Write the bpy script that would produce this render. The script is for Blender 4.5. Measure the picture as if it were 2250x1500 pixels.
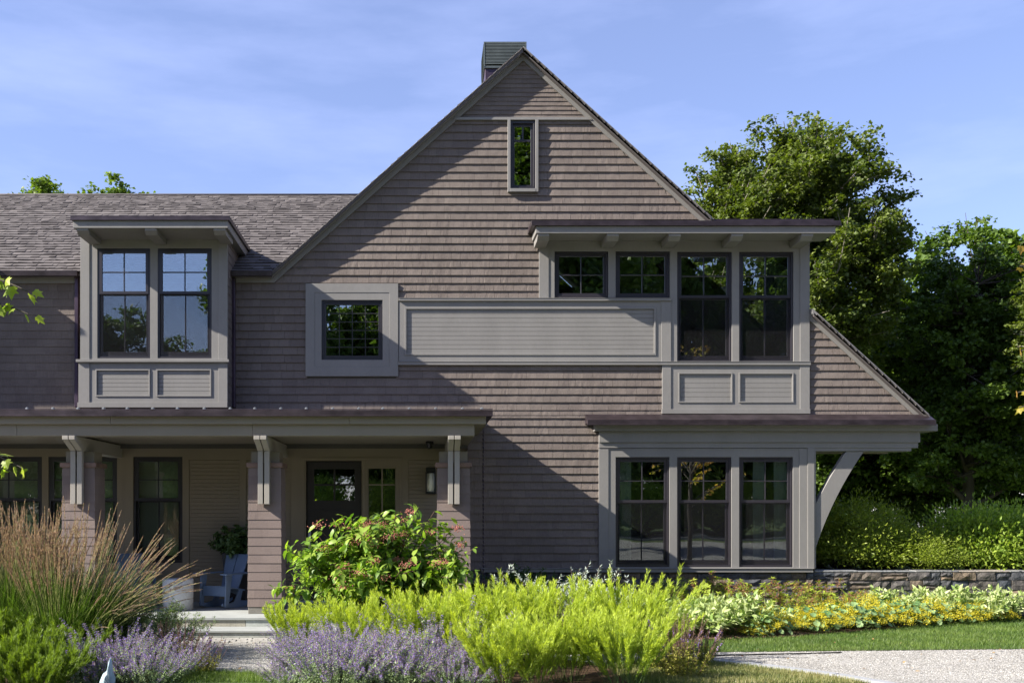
import bpy, math, random
import numpy as np
from mathutils import Vector
R = math.radians
for o in list(bpy.data.objects): bpy.data.objects.remove(o)
S = bpy.context.scene
C = S.collection
# ---------------- camera (shift lens, looking straight at the facade) ----------------
EYE = 1.75; F = 2250.0; VX, VY = 930.0, 1121.0; W = 16.2; G = 0.06
cam = bpy.data.cameras.new('camera'); co = bpy.data.objects.new('camera', cam); C.objects.link(co)
co.location = (0, 0, EYE); co.rotation_euler = (R(90), 0, 0)
cam.sensor_width = 36; cam.lens = 36
cam.shift_x = (1125-VX)/2250; cam.shift_y = (VY-750)/2250
cam.clip_end = 600; S.camera = co
# ---------------- sky and sun ----------------
AZ, EL = 74.0, 34.0          # from the facade normal towards the left; elevation
sd = Vector((-math.sin(R(AZ))*math.cos(R(EL)), -math.cos(R(AZ))*math.cos(R(EL)), math.sin(R(EL))))
world = bpy.data.worlds.new('World'); S.world = world; world.use_nodes = True
nt = world.node_tree; nt.nodes.clear()
sky = nt.nodes.new('ShaderNodeTexSky'); sky.sky_type = 'NISHITA'; sky.sun_disc = False
sky.sun_elevation = R(EL); sky.sun_rotation = math.atan2(sd.x, sd.y)
sky.air_density = 1.0; sky.dust_density = 0.4; sky.ozone_density = 2.6; sky.altitude = 50
tc = nt.nodes.new('ShaderNodeTexCoord'); mp = nt.nodes.new('ShaderNodeMapping'); mp.inputs['Scale'].default_value = (1.2, 1.0, 5.0)
mp.inputs['Rotation'].default_value = (0, R(14), 0)
nz = nt.nodes.new('ShaderNodeTexNoise'); nz.inputs['Scale'].default_value = 2.2; nz.inputs['Detail'].default_value = 7; nz.inputs['Roughness'].default_value = .55
cr = nt.nodes.new('ShaderNodeValToRGB'); cr.color_ramp.elements[0].position = .45; cr.color_ramp.elements[1].position = .8
cr.color_ramp.elements[1].color = (.5, .5, .5, 1); cr.color_ramp.elements[0].color = (.14, .14, .14, 1)
mx = nt.nodes.new('ShaderNodeMixRGB'); mx.inputs[2].default_value = (4.7, 5.4, 8.6, 1)
bg = nt.nodes.new('ShaderNodeBackground'); bg.inputs['Strength'].default_value = 0.064
ow = nt.nodes.new('ShaderNodeOutputWorld'); L = nt.links.new
L(tc.outputs['Generated'], mp.inputs[0]); L(mp.outputs[0], nz.inputs['Vector']); L(nz.outputs['Fac'], cr.inputs[0])
tn = nt.nodes.new('ShaderNodeMixRGB'); tn.blend_type = 'MULTIPLY'; tn.inputs[0].default_value = 1; tn.inputs[2].default_value = (1.05, .97, 1.14, 1)
L(cr.outputs[0], mx.inputs[0]); L(sky.outputs[0], tn.inputs[1]); L(tn.outputs[0], mx.inputs[1]); L(mx.outputs[0], bg.inputs[0]); L(bg.outputs[0], ow.inputs[0])
sl = bpy.data.lights.new('sun', 'SUN'); sl.energy = 5.0; sl.angle = R(.5); sl.color = (1, .93, .82)
so = bpy.data.objects.new('sun', sl); C.objects.link(so); so.rotation_euler = (-sd).to_track_quat('-Z', 'Y').to_euler(); so.location = (-20, 0, 20)
S.view_settings.view_transform = 'Standard'; S.view_settings.look = 'None'; S.view_settings.exposure = 1.60; S.view_settings.gamma = 1
S.render.engine = 'CYCLES'; S.cycles.transparent_max_bounces = 12; S.cycles.max_bounces = 8; S.cycles.diffuse_bounces = 4

# ---------------- helpers ----------------
def X(px, Y=W): return (px-VX)*Y/F
def Z(py, Y=W): return EYE+(VY-py)*Y/F
ORG = {}
rng = np.random.default_rng(7)

class M:
    def __init__(s): s.V = []; s.Fs = []; s.n = 0
    def add(s, V, Fc, mi=0, rnd=None, smooth=False):
        V = np.asarray(V, dtype=np.float64).reshape(-1, 3); Fc = np.asarray(Fc, dtype=np.int64)
        if len(Fc) == 0: return s
        if rnd is None: rnd = .5
        rr = np.broadcast_to(np.asarray(rnd, dtype=np.float32), (len(Fc),))
        s.V.append(V); s.Fs.append((Fc+s.n, mi, rr, smooth)); s.n += len(V); return s
    def box(s, x0, x1, y0, y1, z0, z1, mi=0, rnd=None):
        x0, x1 = min(x0, x1), max(x0, x1); y0, y1 = min(y0, y1), max(y0, y1); z0, z1 = min(z0, z1), max(z0, z1)
        V = [(x, y, z) for z in (z0, z1) for y in (y0, y1) for x in (x0, x1)]
        return s.add(V, [(0, 2, 3, 1), (4, 5, 7, 6), (0, 1, 5, 4), (2, 6, 7, 3), (0, 4, 6, 2), (1, 3, 7, 5)], mi, rnd)
    def prism(s, pts, ax, a0, a1, mi=0, rnd=None):
        """pts: 2D outline; ax: extrusion axis 'x','y','z'"""
        n = len(pts)
        def P(p, a):
            return {'x': (a, p[0], p[1]), 'y': (p[0], a, p[1]), 'z': (p[0], p[1], a)}[ax]
        V = [P(p, a0) for p in pts]+[P(p, a1) for p in pts]
        s.add(V, [list(range(n))], mi, rnd); s.n -= 0
        b = s.n-2*n
        s.Fs.append((np.array([list(range(2*n-1, n-1, -1))])+b, mi, np.full(1, .5 if rnd is None else rnd, dtype=np.float32), False))
        s.Fs.append((np.array([[i, n+i, n+(i+1) % n, (i+1) % n] for i in range(n)])+b, mi, np.full(n, .5 if rnd is None else rnd, dtype=np.float32), False))
        return s
    def tube(s, path, rad, n=6, mi=0, rnd=None, smooth=True, cap=True):
        P = np.asarray(path, float); k = len(P); rad = np.broadcast_to(np.asarray(rad, float), (k,))
        T = np.gradient(P, axis=0); T /= np.linalg.norm(T, axis=1)[:, None]+1e-9
        up = np.where(np.abs(T[:, 2:3]) > .9, np.array([[1., 0, 0]]), np.array([[0, 0, 1.]]))
        A = np.cross(T, up); A /= np.linalg.norm(A, axis=1)[:, None]+1e-9; B = np.cross(T, A)
        a = np.arange(n)*2*math.pi/n
        V = P[:, None]+rad[:, None, None]*(A[:, None]*np.cos(a)[None, :, None]+B[:, None]*np.sin(a)[None, :, None])
        Fc = [(i*n+j, i*n+(j+1) % n, (i+1)*n+(j+1) % n, (i+1)*n+j) for i in range(k-1) for j in range(n)]
        s.add(V.reshape(-1, 3), Fc, mi, rnd, smooth)
        if cap:
            b = s.n-k*n
            s.Fs.append((np.array([list(range(n-1, -1, -1)), list(range((k-1)*n, k*n))])+b, mi, np.full(2, .5, dtype=np.float32), False))
        return s
    def lathe(s, prof, cx, cy, n=32, mi=0):
        a = np.arange(n)*2*math.pi/n; k = len(prof)
        V = [(cx+r*math.cos(t), cy+r*math.sin(t), z) for r, z in prof for t in a]
        Fc = [(i*n+j, i*n+(j+1) % n, (i+1)*n+(j+1) % n, (i+1)*n+j) for i in range(k-1) for j in range(n)]
        s.add(V, Fc, mi, None, True)
        b = s.n-k*n
        s.Fs.append((np.array([list(range(n-1, -1, -1)), list(range((k-1)*n, k*n))])+b, mi, np.full(2, .5, dtype=np.float32), False))
        return s
    def build(s, name, mats, parent=None, loc=None, bevel=0, world=True):
        if not isinstance(mats, (list, tuple)): mats = [mats]
        V = np.concatenate(s.V)
        off = np.array(ORG[parent.name]) if parent is not None else (np.array(loc) if loc is not None else np.zeros(3))
        if world: V = V-off
        me = bpy.data.meshes.new(name)
        me.vertices.add(len(V)); me.vertices.foreach_set('co', V.astype(np.float32).ravel())
        tot = np.concatenate([np.full(len(f), f.shape[1]) for f, *_ in s.Fs]).astype(np.int32)
        loops = np.concatenate([f.ravel() for f, *_ in s.Fs]).astype(np.int32)
        st = np.concatenate([[0], np.cumsum(tot)[:-1]]).astype(np.int32)
        me.loops.add(len(loops)); me.loops.foreach_set('vertex_index', loops)
        me.polygons.add(len(tot)); me.polygons.foreach_set('loop_start', st)
        try: me.polygons.foreach_set('loop_total', tot)
        except Exception: pass
        me.polygons.foreach_set('material_index', np.concatenate([np.full(len(f), mi) for f, mi, *_ in s.Fs]).astype(np.int32))
        me.polygons.foreach_set('use_smooth', np.concatenate([np.full(len(f), sm) for f, _, _, sm in s.Fs]))
        at = me.attributes.new('rnd', 'FLOAT', 'FACE'); at.data.foreach_set('value', np.concatenate([r for _, _, r, _ in s.Fs]).astype(np.float32))
        for m in mats: me.materials.append(m)
        me.update(calc_edges=True); me.validate()
        o = bpy.data.objects.new(name, me); C.objects.link(o)
        if parent is not None: o.parent = parent; ORG[o.name] = ORG[parent.name]
        elif loc is not None: o.location = loc; ORG[o.name] = tuple(loc)
        else: ORG[o.name] = (0, 0, 0)
        if bevel:
            b = o.modifiers.new('b', 'BEVEL'); b.width = bevel; b.segments = 1; b.limit_method = 'ANGLE'; b.angle_limit = R(50)
        return o

def tag(o, label=None, cat=None, group=None, kind=None):
    if label: o['label'] = label
    if cat: o['category'] = cat
    if group: o['group'] = group
    if kind: o['kind'] = kind
    return o
def empty(name, loc, label, cat, group=None):
    o = bpy.data.objects.new(name, None); C.objects.link(o); o.location = loc; o.empty_display_size = .2
    ORG[o.name] = tuple(loc); return tag(o, label, cat, group)
def copy_tree(o, loc=None, rz=0, sc=1, label=None):
    def rec(s, par):
        c = s.copy(); C.objects.link(c); c.parent = par
        for ch in s.children: rec(ch, c)
        return c
    c = rec(o, None)
    if loc is not None: c.location = loc
    c.rotation_euler = (0, 0, rz); c.scale = (sc, sc, sc) if not isinstance(sc, tuple) else sc
    if label: c['label'] = label
    return c

# ---------------- materials ----------------
def mat(name, c1, c2=None, rough=.6, var=.12, scale=3.0, stretch=(1, 1, 1), bump=0, bscale=60, bstretch=(1, 1, 1), spec=.3, metal=0, transl=0, tcol=None, attr=None, fine=None):
    m = bpy.data.materials.new(name); m.use_nodes = True; nt = m.node_tree; N = nt.nodes.new; L = nt.links.new
    p = nt.nodes['Principled BSDF']; out = nt.nodes['Material Output']
    p.inputs['Roughness'].default_value = rough; p.inputs['Specular IOR Level'].default_value = spec; p.inputs['Metallic'].default_value = metal
    c2 = c2 or c1
    tc = N('ShaderNodeTexCoord')
    base = N('ShaderNodeMixRGB'); base.inputs[1].default_value = (*c1, 1); base.inputs[2].default_value = (*c2, 1)
    if attr or c2 != c1:
        at = N('ShaderNodeAttribute'); at.attribute_name = 'rnd'; L(at.outputs['Fac'], base.inputs[0])
    mp = N('ShaderNodeMapping'); mp.inputs['Scale'].default_value = stretch; L(tc.outputs['Object'], mp.inputs[0])
    nz = N('ShaderNodeTexNoise'); nz.inputs['Scale'].default_value = scale; nz.inputs['Detail'].default_value = 6; nz.inputs['Roughness'].default_value = .6
    L(mp.outputs[0], nz.inputs['Vector'])
    mr = N('ShaderNodeMapRange'); mr.inputs[1].default_value = .3; mr.inputs[2].default_value = .7; mr.inputs[3].default_value = 1-var; mr.inputs[4].default_value = 1+var
    L(nz.outputs['Fac'], mr.inputs[0])
    mu = N('ShaderNodeVectorMath'); mu.operation = 'SCALE'; L(base.outputs[0], mu.inputs[0]); L(mr.outputs[0], mu.inputs['Scale'])
    col = mu.outputs[0]
    if fine:
        mp3 = N('ShaderNodeMapping'); mp3.inputs['Scale'].default_value = fine[2] if len(fine) > 2 else (1, 1, 1); L(tc.outputs['Object'], mp3.inputs[0])
        n3 = N('ShaderNodeTexNoise'); n3.inputs['Scale'].default_value = fine[0]; n3.inputs['Detail'].default_value = 3; L(mp3.outputs[0], n3.inputs['Vector'])
        m3 = N('ShaderNodeMapRange'); m3.inputs[1].default_value = .3; m3.inputs[2].default_value = .7; m3.inputs[3].default_value = 1-fine[1]; m3.inputs[4].default_value = 1+fine[1]
        L(n3.outputs['Fac'], m3.inputs[0]); mu3 = N('ShaderNodeVectorMath'); mu3.operation = 'SCALE'; L(col, mu3.inputs[0]); L(m3.outputs[0], mu3.inputs['Scale']); col = mu3.outputs[0]
    L(col, p.inputs['Base Color'])
    if bump:
        mp2 = N('ShaderNodeMapping'); mp2.inputs['Scale'].default_value = bstretch; L(tc.outputs['Object'], mp2.inputs[0])
        n2 = N('ShaderNodeTexNoise'); n2.inputs['Scale'].default_value = bscale; n2.inputs['Detail'].default_value = 4; L(mp2.outputs[0], n2.inputs['Vector'])
        b = N('ShaderNodeBump'); b.inputs['Strength'].default_value = 1; b.inputs['Distance'].default_value = bump; L(n2.outputs['Fac'], b.inputs['Height']); L(b.outputs[0], p.inputs['Normal'])
    if transl:
        t = N('ShaderNodeBsdfTranslucent')
        if tcol:
            tm = N('ShaderNodeVectorMath'); tm.operation = 'MULTIPLY'; tm.inputs[1].default_value = tcol; L(col, tm.inputs[0]); L(tm.outputs[0], t.inputs[0])
        else: L(col, t.inputs[0])
        ms = N('ShaderNodeMixShader'); ms.inputs[0].default_value = transl; L(p.outputs[0], ms.inputs[1]); L(t.outputs[0], ms.inputs[2]); L(ms.outputs[0], out.inputs[0])
    return m
GRAIN = (14, 14, 1.2)
SH = mat('shingle_paint', (.124, .103, .093), (.148, .124, .111), rough=.75, var=.12, scale=1.3, bump=.004, bscale=22, bstretch=(5, 5, .8), attr=1, spec=.2, fine=(16, .10, (6, 6, .5)))
SHC = mat('column_shingle_paint', (.165, .130, .118), (.19, .150, .135), rough=.75, var=.06, scale=2, bump=.002, bscale=22, bstretch=(4, 4, 1), attr=1, spec=.2)
TR = mat('trim_paint', (.188, .182, .175), rough=.5, var=.09, scale=1.1, stretch=(1.5, 1.5, .6), spec=.35, fine=(30, .03, (1, 1, .4)))
TRP = mat('porch_bounce_tint', (.205, .172, .125), rough=.55, var=.05, scale=1.5, spec=.3)  # trim paint with the porch's warm bounce light put into its colour
BM = mat('beam_paint', (.215, .19, .15), rough=.5, var=.05, scale=1.5, spec=.35)
BR = mat('bracket_paint', (.29, .27, .24), rough=.5, var=.05, scale=2)
WD = mat('window_frame_paint', (.022, .020, .026), rough=.35, var=.1, spec=.5)
CU = mat('weathered_copper', (.047, .037, .039), (.062, .047, .058), rough=.38, var=.35, scale=2.2, stretch=(1.5, 1, 4), metal=.65, spec=.5, fine=(9, .2, (1, 1, 1)))
CUP = mat('purple_copper', (.056, .040, .060), rough=.4, var=.4, scale=2, metal=.55, stretch=(1, 1, .7))
CUG = mat('patinated_copper', (.20, .12, .10), (.16, .22, .2), rough=.5, var=.35, scale=5, metal=.3)
RF = mat('asphalt_shingles', (.070, .063, .063), (.128, .116, .114), rough=.9, var=.10, scale=120, attr=1, spec=.15)
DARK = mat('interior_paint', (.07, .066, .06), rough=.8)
DOOR = mat('door_paint', (.030, .026, .028), rough=.4, var=.05)
BLK = mat('black_metal', (.01, .01, .012), rough=.35, spec=.5)
WHT = mat('frosted_glass', (.75, .74, .62), rough=.3)
CURT = mat('curtain_cloth', (.72, .80, .72), rough=.9, transl=.3)
SHADE = mat('roller_shade_cloth', (.72, .74, .56), rough=.9)
STEEL = mat('dull_steel', (.45, .47, .5), rough=.4, metal=.5, var=.15, scale=8)
def glass(name='window_glass', refl=.20, tint=(.88, .92, .91)):
    m = bpy.data.materials.new(name); m.use_nodes = True; nt = m.node_tree; nt.nodes.clear(); N = nt.nodes.new; L = nt.links.new
    o = N('ShaderNodeOutputMaterial'); t = N('ShaderNodeBsdfTransparent'); t.inputs[0].default_value = (*tint, 1)
    g = N('ShaderNodeBsdfGlossy'); g.inputs['Roughness'].default_value = .0; g.inputs[0].default_value = (.92, .97, 1, 1)
    fr = N('ShaderNodeFresnel'); fr.inputs[0].default_value = 1.5
    ma = N('ShaderNodeMath'); ma.operation = 'MULTIPLY_ADD'; ma.inputs[1].default_value = 1-refl; ma.inputs[2].default_value = refl; L(fr.outputs[0], ma.inputs[0])
    tc = N('ShaderNodeTexCoord'); nz = N('ShaderNodeTexNoise'); nz.inputs['Scale'].default_value = 1.6; nz.inputs['Detail'].default_value = 1; L(tc.outputs['Object'], nz.inputs[0])
    b = N('ShaderNodeBump'); b.inputs['Strength'].default_value = 1; b.inputs['Distance'].default_value = .0018; L(nz.outputs['Fac'], b.inputs['Height']); L(b.outputs[0], g.inputs['Normal'])
    x = N('ShaderNodeMixShader'); L(ma.outputs[0], x.inputs[0]); L(t.outputs[0], x.inputs[1]); L(g.outputs[0], x.inputs[2]); L(x.outputs[0], o.inputs[0])
    return m
GL = glass(refl=.19)
def screen_mat():
    m = bpy.data.materials.new('insect_screen'); m.use_nodes = True; nt = m.node_tree; nt.nodes.clear(); N = nt.nodes.new; L = nt.links.new
    o = N('ShaderNodeOutputMaterial'); t = N('ShaderNodeBsdfTransparent'); d = N('ShaderNodeBsdfDiffuse'); d.inputs[0].default_value = (.02, .02, .022, 1)
    x = N('ShaderNodeMixShader'); x.inputs[0].default_value = .20; L(t.outputs[0], x.inputs[1]); L(d.outputs[0], x.inputs[2]); L(x.outputs[0], o.inputs[0]); return m
SCR = screen_mat()
# ================= HOUSE =================
house = empty('house', (0, W, 0), 'brown shingled gabled house with grey trim, porch and dark framed windows', 'house')

def fb(m, x0, y0, x1, y1, front, back=0.0, w=W, mi=0):
    """board given by its measured rectangle on the wall plane w, standing FRONT metres proud"""
    return m.box(X(x0, w), X(x1, w), w-front, w-back, Z(y1, w), Z(y0, w), mi)
def holed(m, rect, holes, front, back, w=W, mi=0):
    xs = sorted({rect[0], rect[2], *[h[0] for h in holes], *[h[2] for h in holes]}); ys = sorted({rect[1], rect[3], *[h[1] for h in holes], *[h[3] for h in holes]})
    xs = [v for v in xs if rect[0] <= v <= rect[2]]; ys = [v for v in ys if rect[1] <= v <= rect[3]]
    def solid(i, j):
        if i < 0 or j < 0 or i >= len(xs)-1 or j >= len(ys)-1: return False
        cx = (xs[i]+xs[i+1])/2; cy = (ys[j]+ys[j+1])/2
        return not any(h[0] < cx < h[2] and h[1] < cy < h[3] for h in holes)
    yf, yb = w-front, w-back
    for i in range(len(xs)-1):
        for j in range(len(ys)-1):
            if not solid(i, j): continue
            a, b = X(xs[i], w), X(xs[i+1], w); t, d = Z(ys[j], w), Z(ys[j+1], w)
            V = [(a, yf, d), (b, yf, d), (b, yf, t), (a, yf, t), (a, yb, d), (b, yb, d), (b, yb, t), (a, yb, t)]
            Fc = [(0, 1, 2, 3), (5, 4, 7, 6)]
            if not solid(i-1, j): Fc.append((4, 0, 3, 7))
            if not solid(i+1, j): Fc.append((1, 5, 6, 2))
            if not solid(i, j-1): Fc.append((3, 2, 6, 7))
            if not solid(i, j+1): Fc.append((4, 5, 1, 0))
            m.add(V, Fc, mi)
    return m
def lerp_line(p, q):
    return lambda y: p[0]+(y-p[1])*(q[0]-p[0])/(q[1]-p[1])

def shingles(m, O, U, Vv, Nn, vlo, vhi, expo, left, right, holes=(), wr=(.09, .30), thick=.014, jit=.003, phase=0., rs=None, gap=.0015, lift=.004, wave=0):
    """courses on a plane: u along a course, v up; left/right(v) bound it; each shingle its own wedge."""
    rs = rs or np.random.default_rng(3); O, U, Vv, Nn = (np.array(a, float) for a in (O, U, Vv, Nn))
    v = vlo+((phase-vlo) % expo)-expo; Vs = []; Fc = []; rn = []; n = 0
    while v < vhi:
        a, b = max(v, vlo), min(v+expo, vhi)
        if b-a < .004: v += expo; continue
        mid = (a+b)/2; ivs = [(min(left(a), left(b)), max(right(a), right(b)))]
        for h in holes:
            if h[1] < mid < h[3]:
                out = []
                for p, q in ivs:
                    if h[2] <= p or h[0] >= q: out.append((p, q)); continue
                    if h[0] > p: out.append((p, h[0]))
                    if h[2] < q: out.append((h[2], q))
                ivs = out
        for p, q in ivs:
            u = p; d0 = rs.uniform(-jit, jit)
            while u < q-1e-4:
                wd = rs.uniform(*wr); e = min(u+wd, q)
                if q-e < .04: e = q
                la, lb, ra, rb = left(a), left(b), right(a), right(b)
                ua, ub, ea, eb = max(u, la), max(u, lb), min(e-gap, ra), min(e-gap, rb)
                if ea-ua > .002 or eb-ub > .002:
                    ea, eb = max(ea, ua+.0005), max(eb, ub+.0005)
                    k = 3 if wave else 1; ts = np.linspace(0, 1, k+1)
                    dd = thick+rs.uniform(-jit, jit, k+1)*(1 if not wave else .8)+d0*.4; 
                    f = (b-a)/expo; dl = lift+(thick-lift)*(1-f)
                    for i, t in enumerate(ts):
                        Vs.append(O+U*(ua+(ea-ua)*t)+Vv*a+Nn*dd[i]); Vs.append(O+U*(ub+(eb-ub)*t)+Vv*b+Nn*dl); Vs.append(O+U*(ua+(ea-ua)*t)+Vv*a)
                    r_ = rs.random()
                    for i in range(k):
                        o0 = n+3*i
                        Fc.append((o0, o0+3, o0+4, o0+1)); Fc.append((o0+2, o0+5, o0+3, o0)); rn += [r_, r_]
                    # side cheeks
                    o1 = n+3*k
                    Fc.append((n+2, n, n+1, n+1)); Fc.append((o1, o1+2, o1+1, o1+1)); rn += [r_, r_]
                    n += 3*(k+1)
                u = e
        v += expo
    Fq = np.array(Fc); q4 = Fq[:, 2] != Fq[:, 3]
    rn = np.array(rn)
    base = m.n; m.add(np.array(Vs), Fq[q4], 0, rn[q4])
    m.Fs.append((Fq[~q4][:, :3]+base, 0, rn[~q4].astype(np.float32), False))
    return m

# ---- rake geometry (measured lines) ----
AX = 1149
def rk(y0, side):
    s = (558-104)/(AX-640.) if side == 'l' else .906
    return (lambda y: AX-(y-y0)/s) if side == 'l' else (lambda y: AX+(y-y0)/s)
inL, inR = rk(135, 'l'), rk(135, 'r')
EX = 17.42*W/F
BH = (672, 624, 875, 827)
z2py = lambda z: VY-(z-EYE)*F/W
def lf(z):
    y = z2py(z)
    return X(505) if y > 618 else X(inL(y)-4)
def rf_(z):
    y = z2py(z); return X(inR(min(y, 920))+4)
def hz(x0, y0, x1, y1): return (X(x0), Z(y1), X(x1), Z(y0))
H1 = [hz(1117, 260, 1180, 421), hz(676, 628, 871, 823), hz(870, 660, 1480, 799), hz(1188, 490, 1774, 799), hz(1456, 790, 1774, 905)]
m = M()
kw = dict(O=(0, W, 0), U=(1, 0, 0), Vv=(0, 0, 1), Nn=(0, -1, 0))
shingles(m, **kw, vlo=Z(912), vhi=Z(266), expo=EX, left=lf, right=rf_, holes=H1, phase=Z(465.3), thick=.020, lift=.0, jit=.0025, wave=1, gap=.003, wr=(.09, .24), rs=np.random.default_rng(1))
shingles(m, **kw, vlo=Z(261), vhi=Z(134), expo=.0705, left=lf, right=rf_, phase=Z(262), thick=.011, lift=.0, jit=.0025, wave=1, rs=np.random.default_rng(2))
shingles(m, **kw, vlo=Z(1252), vhi=Z(912), expo=EX, left=lambda z: X(1028), right=lambda z: X(1318), phase=Z(465.3), thick=.020, lift=.0, jit=.0025, wave=1, gap=.003, wr=(.09, .24), rs=np.random.default_rng(4))
m.build('gable_shingles', SH, house)
m = M()
shingles(m, **kw, vlo=Z(960), vhi=Z(608), expo=EX, left=lambda z: X(-800), right=lambda z: X(180), phase=Z(465.3), thick=.012, jit=.0025, wave=1, rs=np.random.default_rng(5))
m.build('wing_shingles', SH, house)

# ---- sheathing behind, with the window openings ----
BW = [(1352, 1004, 1470, 1245), (1487, 1004, 1606, 1245), (1623, 1004, 1741, 1245)]
UW = [(1218, 553, 1336, 655), (1352, 553, 1471, 655), (1487, 554, 1607, 796), (1623, 554, 1742, 796)]
SQ = (707, 660, 841, 791); AT = (1121, 268, 1176, 417)
def band_wall(m, y0, y1, fl, fr, holes, yy):
    ys = sorted({y0, y1, *[v for h in holes for v in (h[1], h[3]) if y0 < v < y1]})
    for a, b in zip(ys[:-1], ys[1:]):
        mid = (a+b)/2; cuts = sorted([h for h in holes if h[1] < mid < h[3]])
        edges = [(fl(a), fl(b))]+[c for h in cuts for c in ((h[0], h[0]), (h[2], h[2]))]+[(fr(a), fr(b))]
        for i in range(0, len(edges), 2):
            (la, lb), (ra, rb) = edges[i], edges[i+1]
            m.add([(X(lb), yy, Z(b)), (X(rb), yy, Z(b)), (X(ra), yy, Z(a)), (X(la), yy, Z(a))], [(0, 1, 2, 3)])
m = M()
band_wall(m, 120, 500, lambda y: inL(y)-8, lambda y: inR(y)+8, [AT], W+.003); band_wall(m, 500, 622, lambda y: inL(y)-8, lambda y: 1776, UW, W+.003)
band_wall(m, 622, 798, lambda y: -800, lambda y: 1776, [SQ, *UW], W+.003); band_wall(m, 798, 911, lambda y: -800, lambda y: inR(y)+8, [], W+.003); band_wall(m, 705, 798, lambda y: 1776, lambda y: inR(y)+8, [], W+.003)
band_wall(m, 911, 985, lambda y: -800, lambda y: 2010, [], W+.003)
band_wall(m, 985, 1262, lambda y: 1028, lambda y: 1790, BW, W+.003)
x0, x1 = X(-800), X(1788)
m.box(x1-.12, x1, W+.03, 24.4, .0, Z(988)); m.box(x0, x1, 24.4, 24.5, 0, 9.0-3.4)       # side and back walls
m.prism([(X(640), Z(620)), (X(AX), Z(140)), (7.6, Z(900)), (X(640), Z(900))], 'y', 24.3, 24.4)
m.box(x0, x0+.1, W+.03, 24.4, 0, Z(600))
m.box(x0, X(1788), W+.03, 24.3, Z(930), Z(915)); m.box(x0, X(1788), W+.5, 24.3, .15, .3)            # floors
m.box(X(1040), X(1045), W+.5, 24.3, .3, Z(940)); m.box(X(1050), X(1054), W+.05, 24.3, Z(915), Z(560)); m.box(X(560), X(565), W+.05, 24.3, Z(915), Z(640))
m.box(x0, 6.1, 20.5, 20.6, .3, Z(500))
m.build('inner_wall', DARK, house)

# ---- flat trim ----
m = M()
# rake boards: fascia and frieze, mitred to the level return at the left
def pt(x, y): return (X(x), Z(y))
sL = (558-104)/(AX-640.)
def Lx(y0, y): return AX-(y-y0)/sL
fr_l = [pt(519, 604), pt(Lx(110, 604), 604), pt(AX, 110), pt(AX, 122), pt(Lx(122, 613), 613), pt(519, 613)]
fz_l = [pt(519, 613), pt(Lx(122, 613), 613), pt(AX, 122), pt(AX, 135), pt(Lx(135, 622), 622), pt(519, 622)]
def Rx(y0, y): return AX+(y-y0)/.906
yR = lambda y0, x: y0+.906*(x-AX)
def rpieces(a, b):
    return [[pt(AX, a), pt(Rx(a, 487), 487), pt(Rx(b, 487), 487), pt(AX, b)], [pt(1778, yR(a, 1778)), pt(Rx(a, 912), 912), pt(Rx(b, 912), 912), pt(1778, yR(b, 1778))]]
mlow = M()
for q in (fr_l, rpieces(110, 122)[0]): m.prism(q, 'y', W-.125, W+.02)
for q in (fz_l, rpieces(122, 135)[0]): m.prism(q, 'y', W-.040, W+.02)
mlow.prism(rpieces(110, 122)[1], 'y', W-.125, W+.02); mlow.prism(rpieces(122, 135)[1], 'y', W-.040, W+.02); mlow.prism(rpieces(110, 113.5)[1], 'y', W-.112, W-.1255)
mlow.build('rake_trim', TR, house, bevel=.002)
# crown strip on the rake fascia
m.prism([pt(519, 604), pt(Lx(110, 604), 604), pt(AX, 110), pt(AX, 113.5), pt(Lx(113.5, 606.6), 606.6), pt(519, 606.6)], 'y', W-.112, W-.1255)
m.prism(rpieces(110, 113.5)[0], 'y', W-.112, W-.1255)
m.build('rake_trim', TR, house, bevel=.002)
m = M()
fb(m, -800, 606, 167, 613, .125, .0); fb(m, -800, 613, 167, 623, .04, .0)
m.build('wing_frieze', TR, house, bevel=.002)
m = M()
m.prism([pt(Lx(128, 261), 260), pt(Rx(128, 261), 260), pt(Rx(128, 266), 266), pt(Lx(128, 266), 266)], 'y', W-.05, W+.0)
m.build('belt_course', TR, house, bevel=.002)

m = M()   # attic window surround
fb(m, 1115, 266, 1121, 424, .070); fb(m, 1176, 266, 1182, 424, .070); fb(m, 1121, 417, 1176, 424, .073)
m.build('attic_window_trim', TR, house, bevel=.002)
m = M()   # square window surround
holed(m, BH, [(692, 644, 856, 806)], .042, -.01); holed(m, (692, 644, 856, 806), [SQ], .036, -.01)
m.build('square_window_trim', TR, house, bevel=.002)

def panel(m, x0, y0, x1, y1, front, n, w=W, b=4, inner=None):
    """moulded frame round tongue-and-groove boards"""
    holed(m, (x0, y0, x1, y1), [(x0+b, y0+b, x1-b, y1-b)], front+.013, front-.02, w)
    h = (y1-y0-2*b)/n
    for i in range(n):
        fb(m, x0+b, y0+b+i*h+.45, x1-b, y0+b+(i+1)*h-.25, front-.012, front-.02, w)
    fb(m, x0+b, y0+b, x1-b, y1-b, front-.018, front-.022, w)
m = M()   # wide panelled band
holed(m, (876, 662, 1473, 797), [(889, 676, 1440, 781)], .034, -.005)
panel(m, 889, 676, 1440, 781, .034, 10)
fb(m, 1452, 662, 1473, 797, .045, .034)
m.build('long_panel', TR, house, bevel=.0015)
m = M()
fb(m, 876, 657, 1473, 662.5, .070); fb(m, 875, 796, 1779, 802.5, .058)
m.box(X(876), X(1473), W-.078, W, Z(657), Z(657)+.006); m.box(X(875), X(1779), W-.066, W, Z(796), Z(796)+.008)
m.build('ledge', TR, house, bevel=.002)

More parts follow.
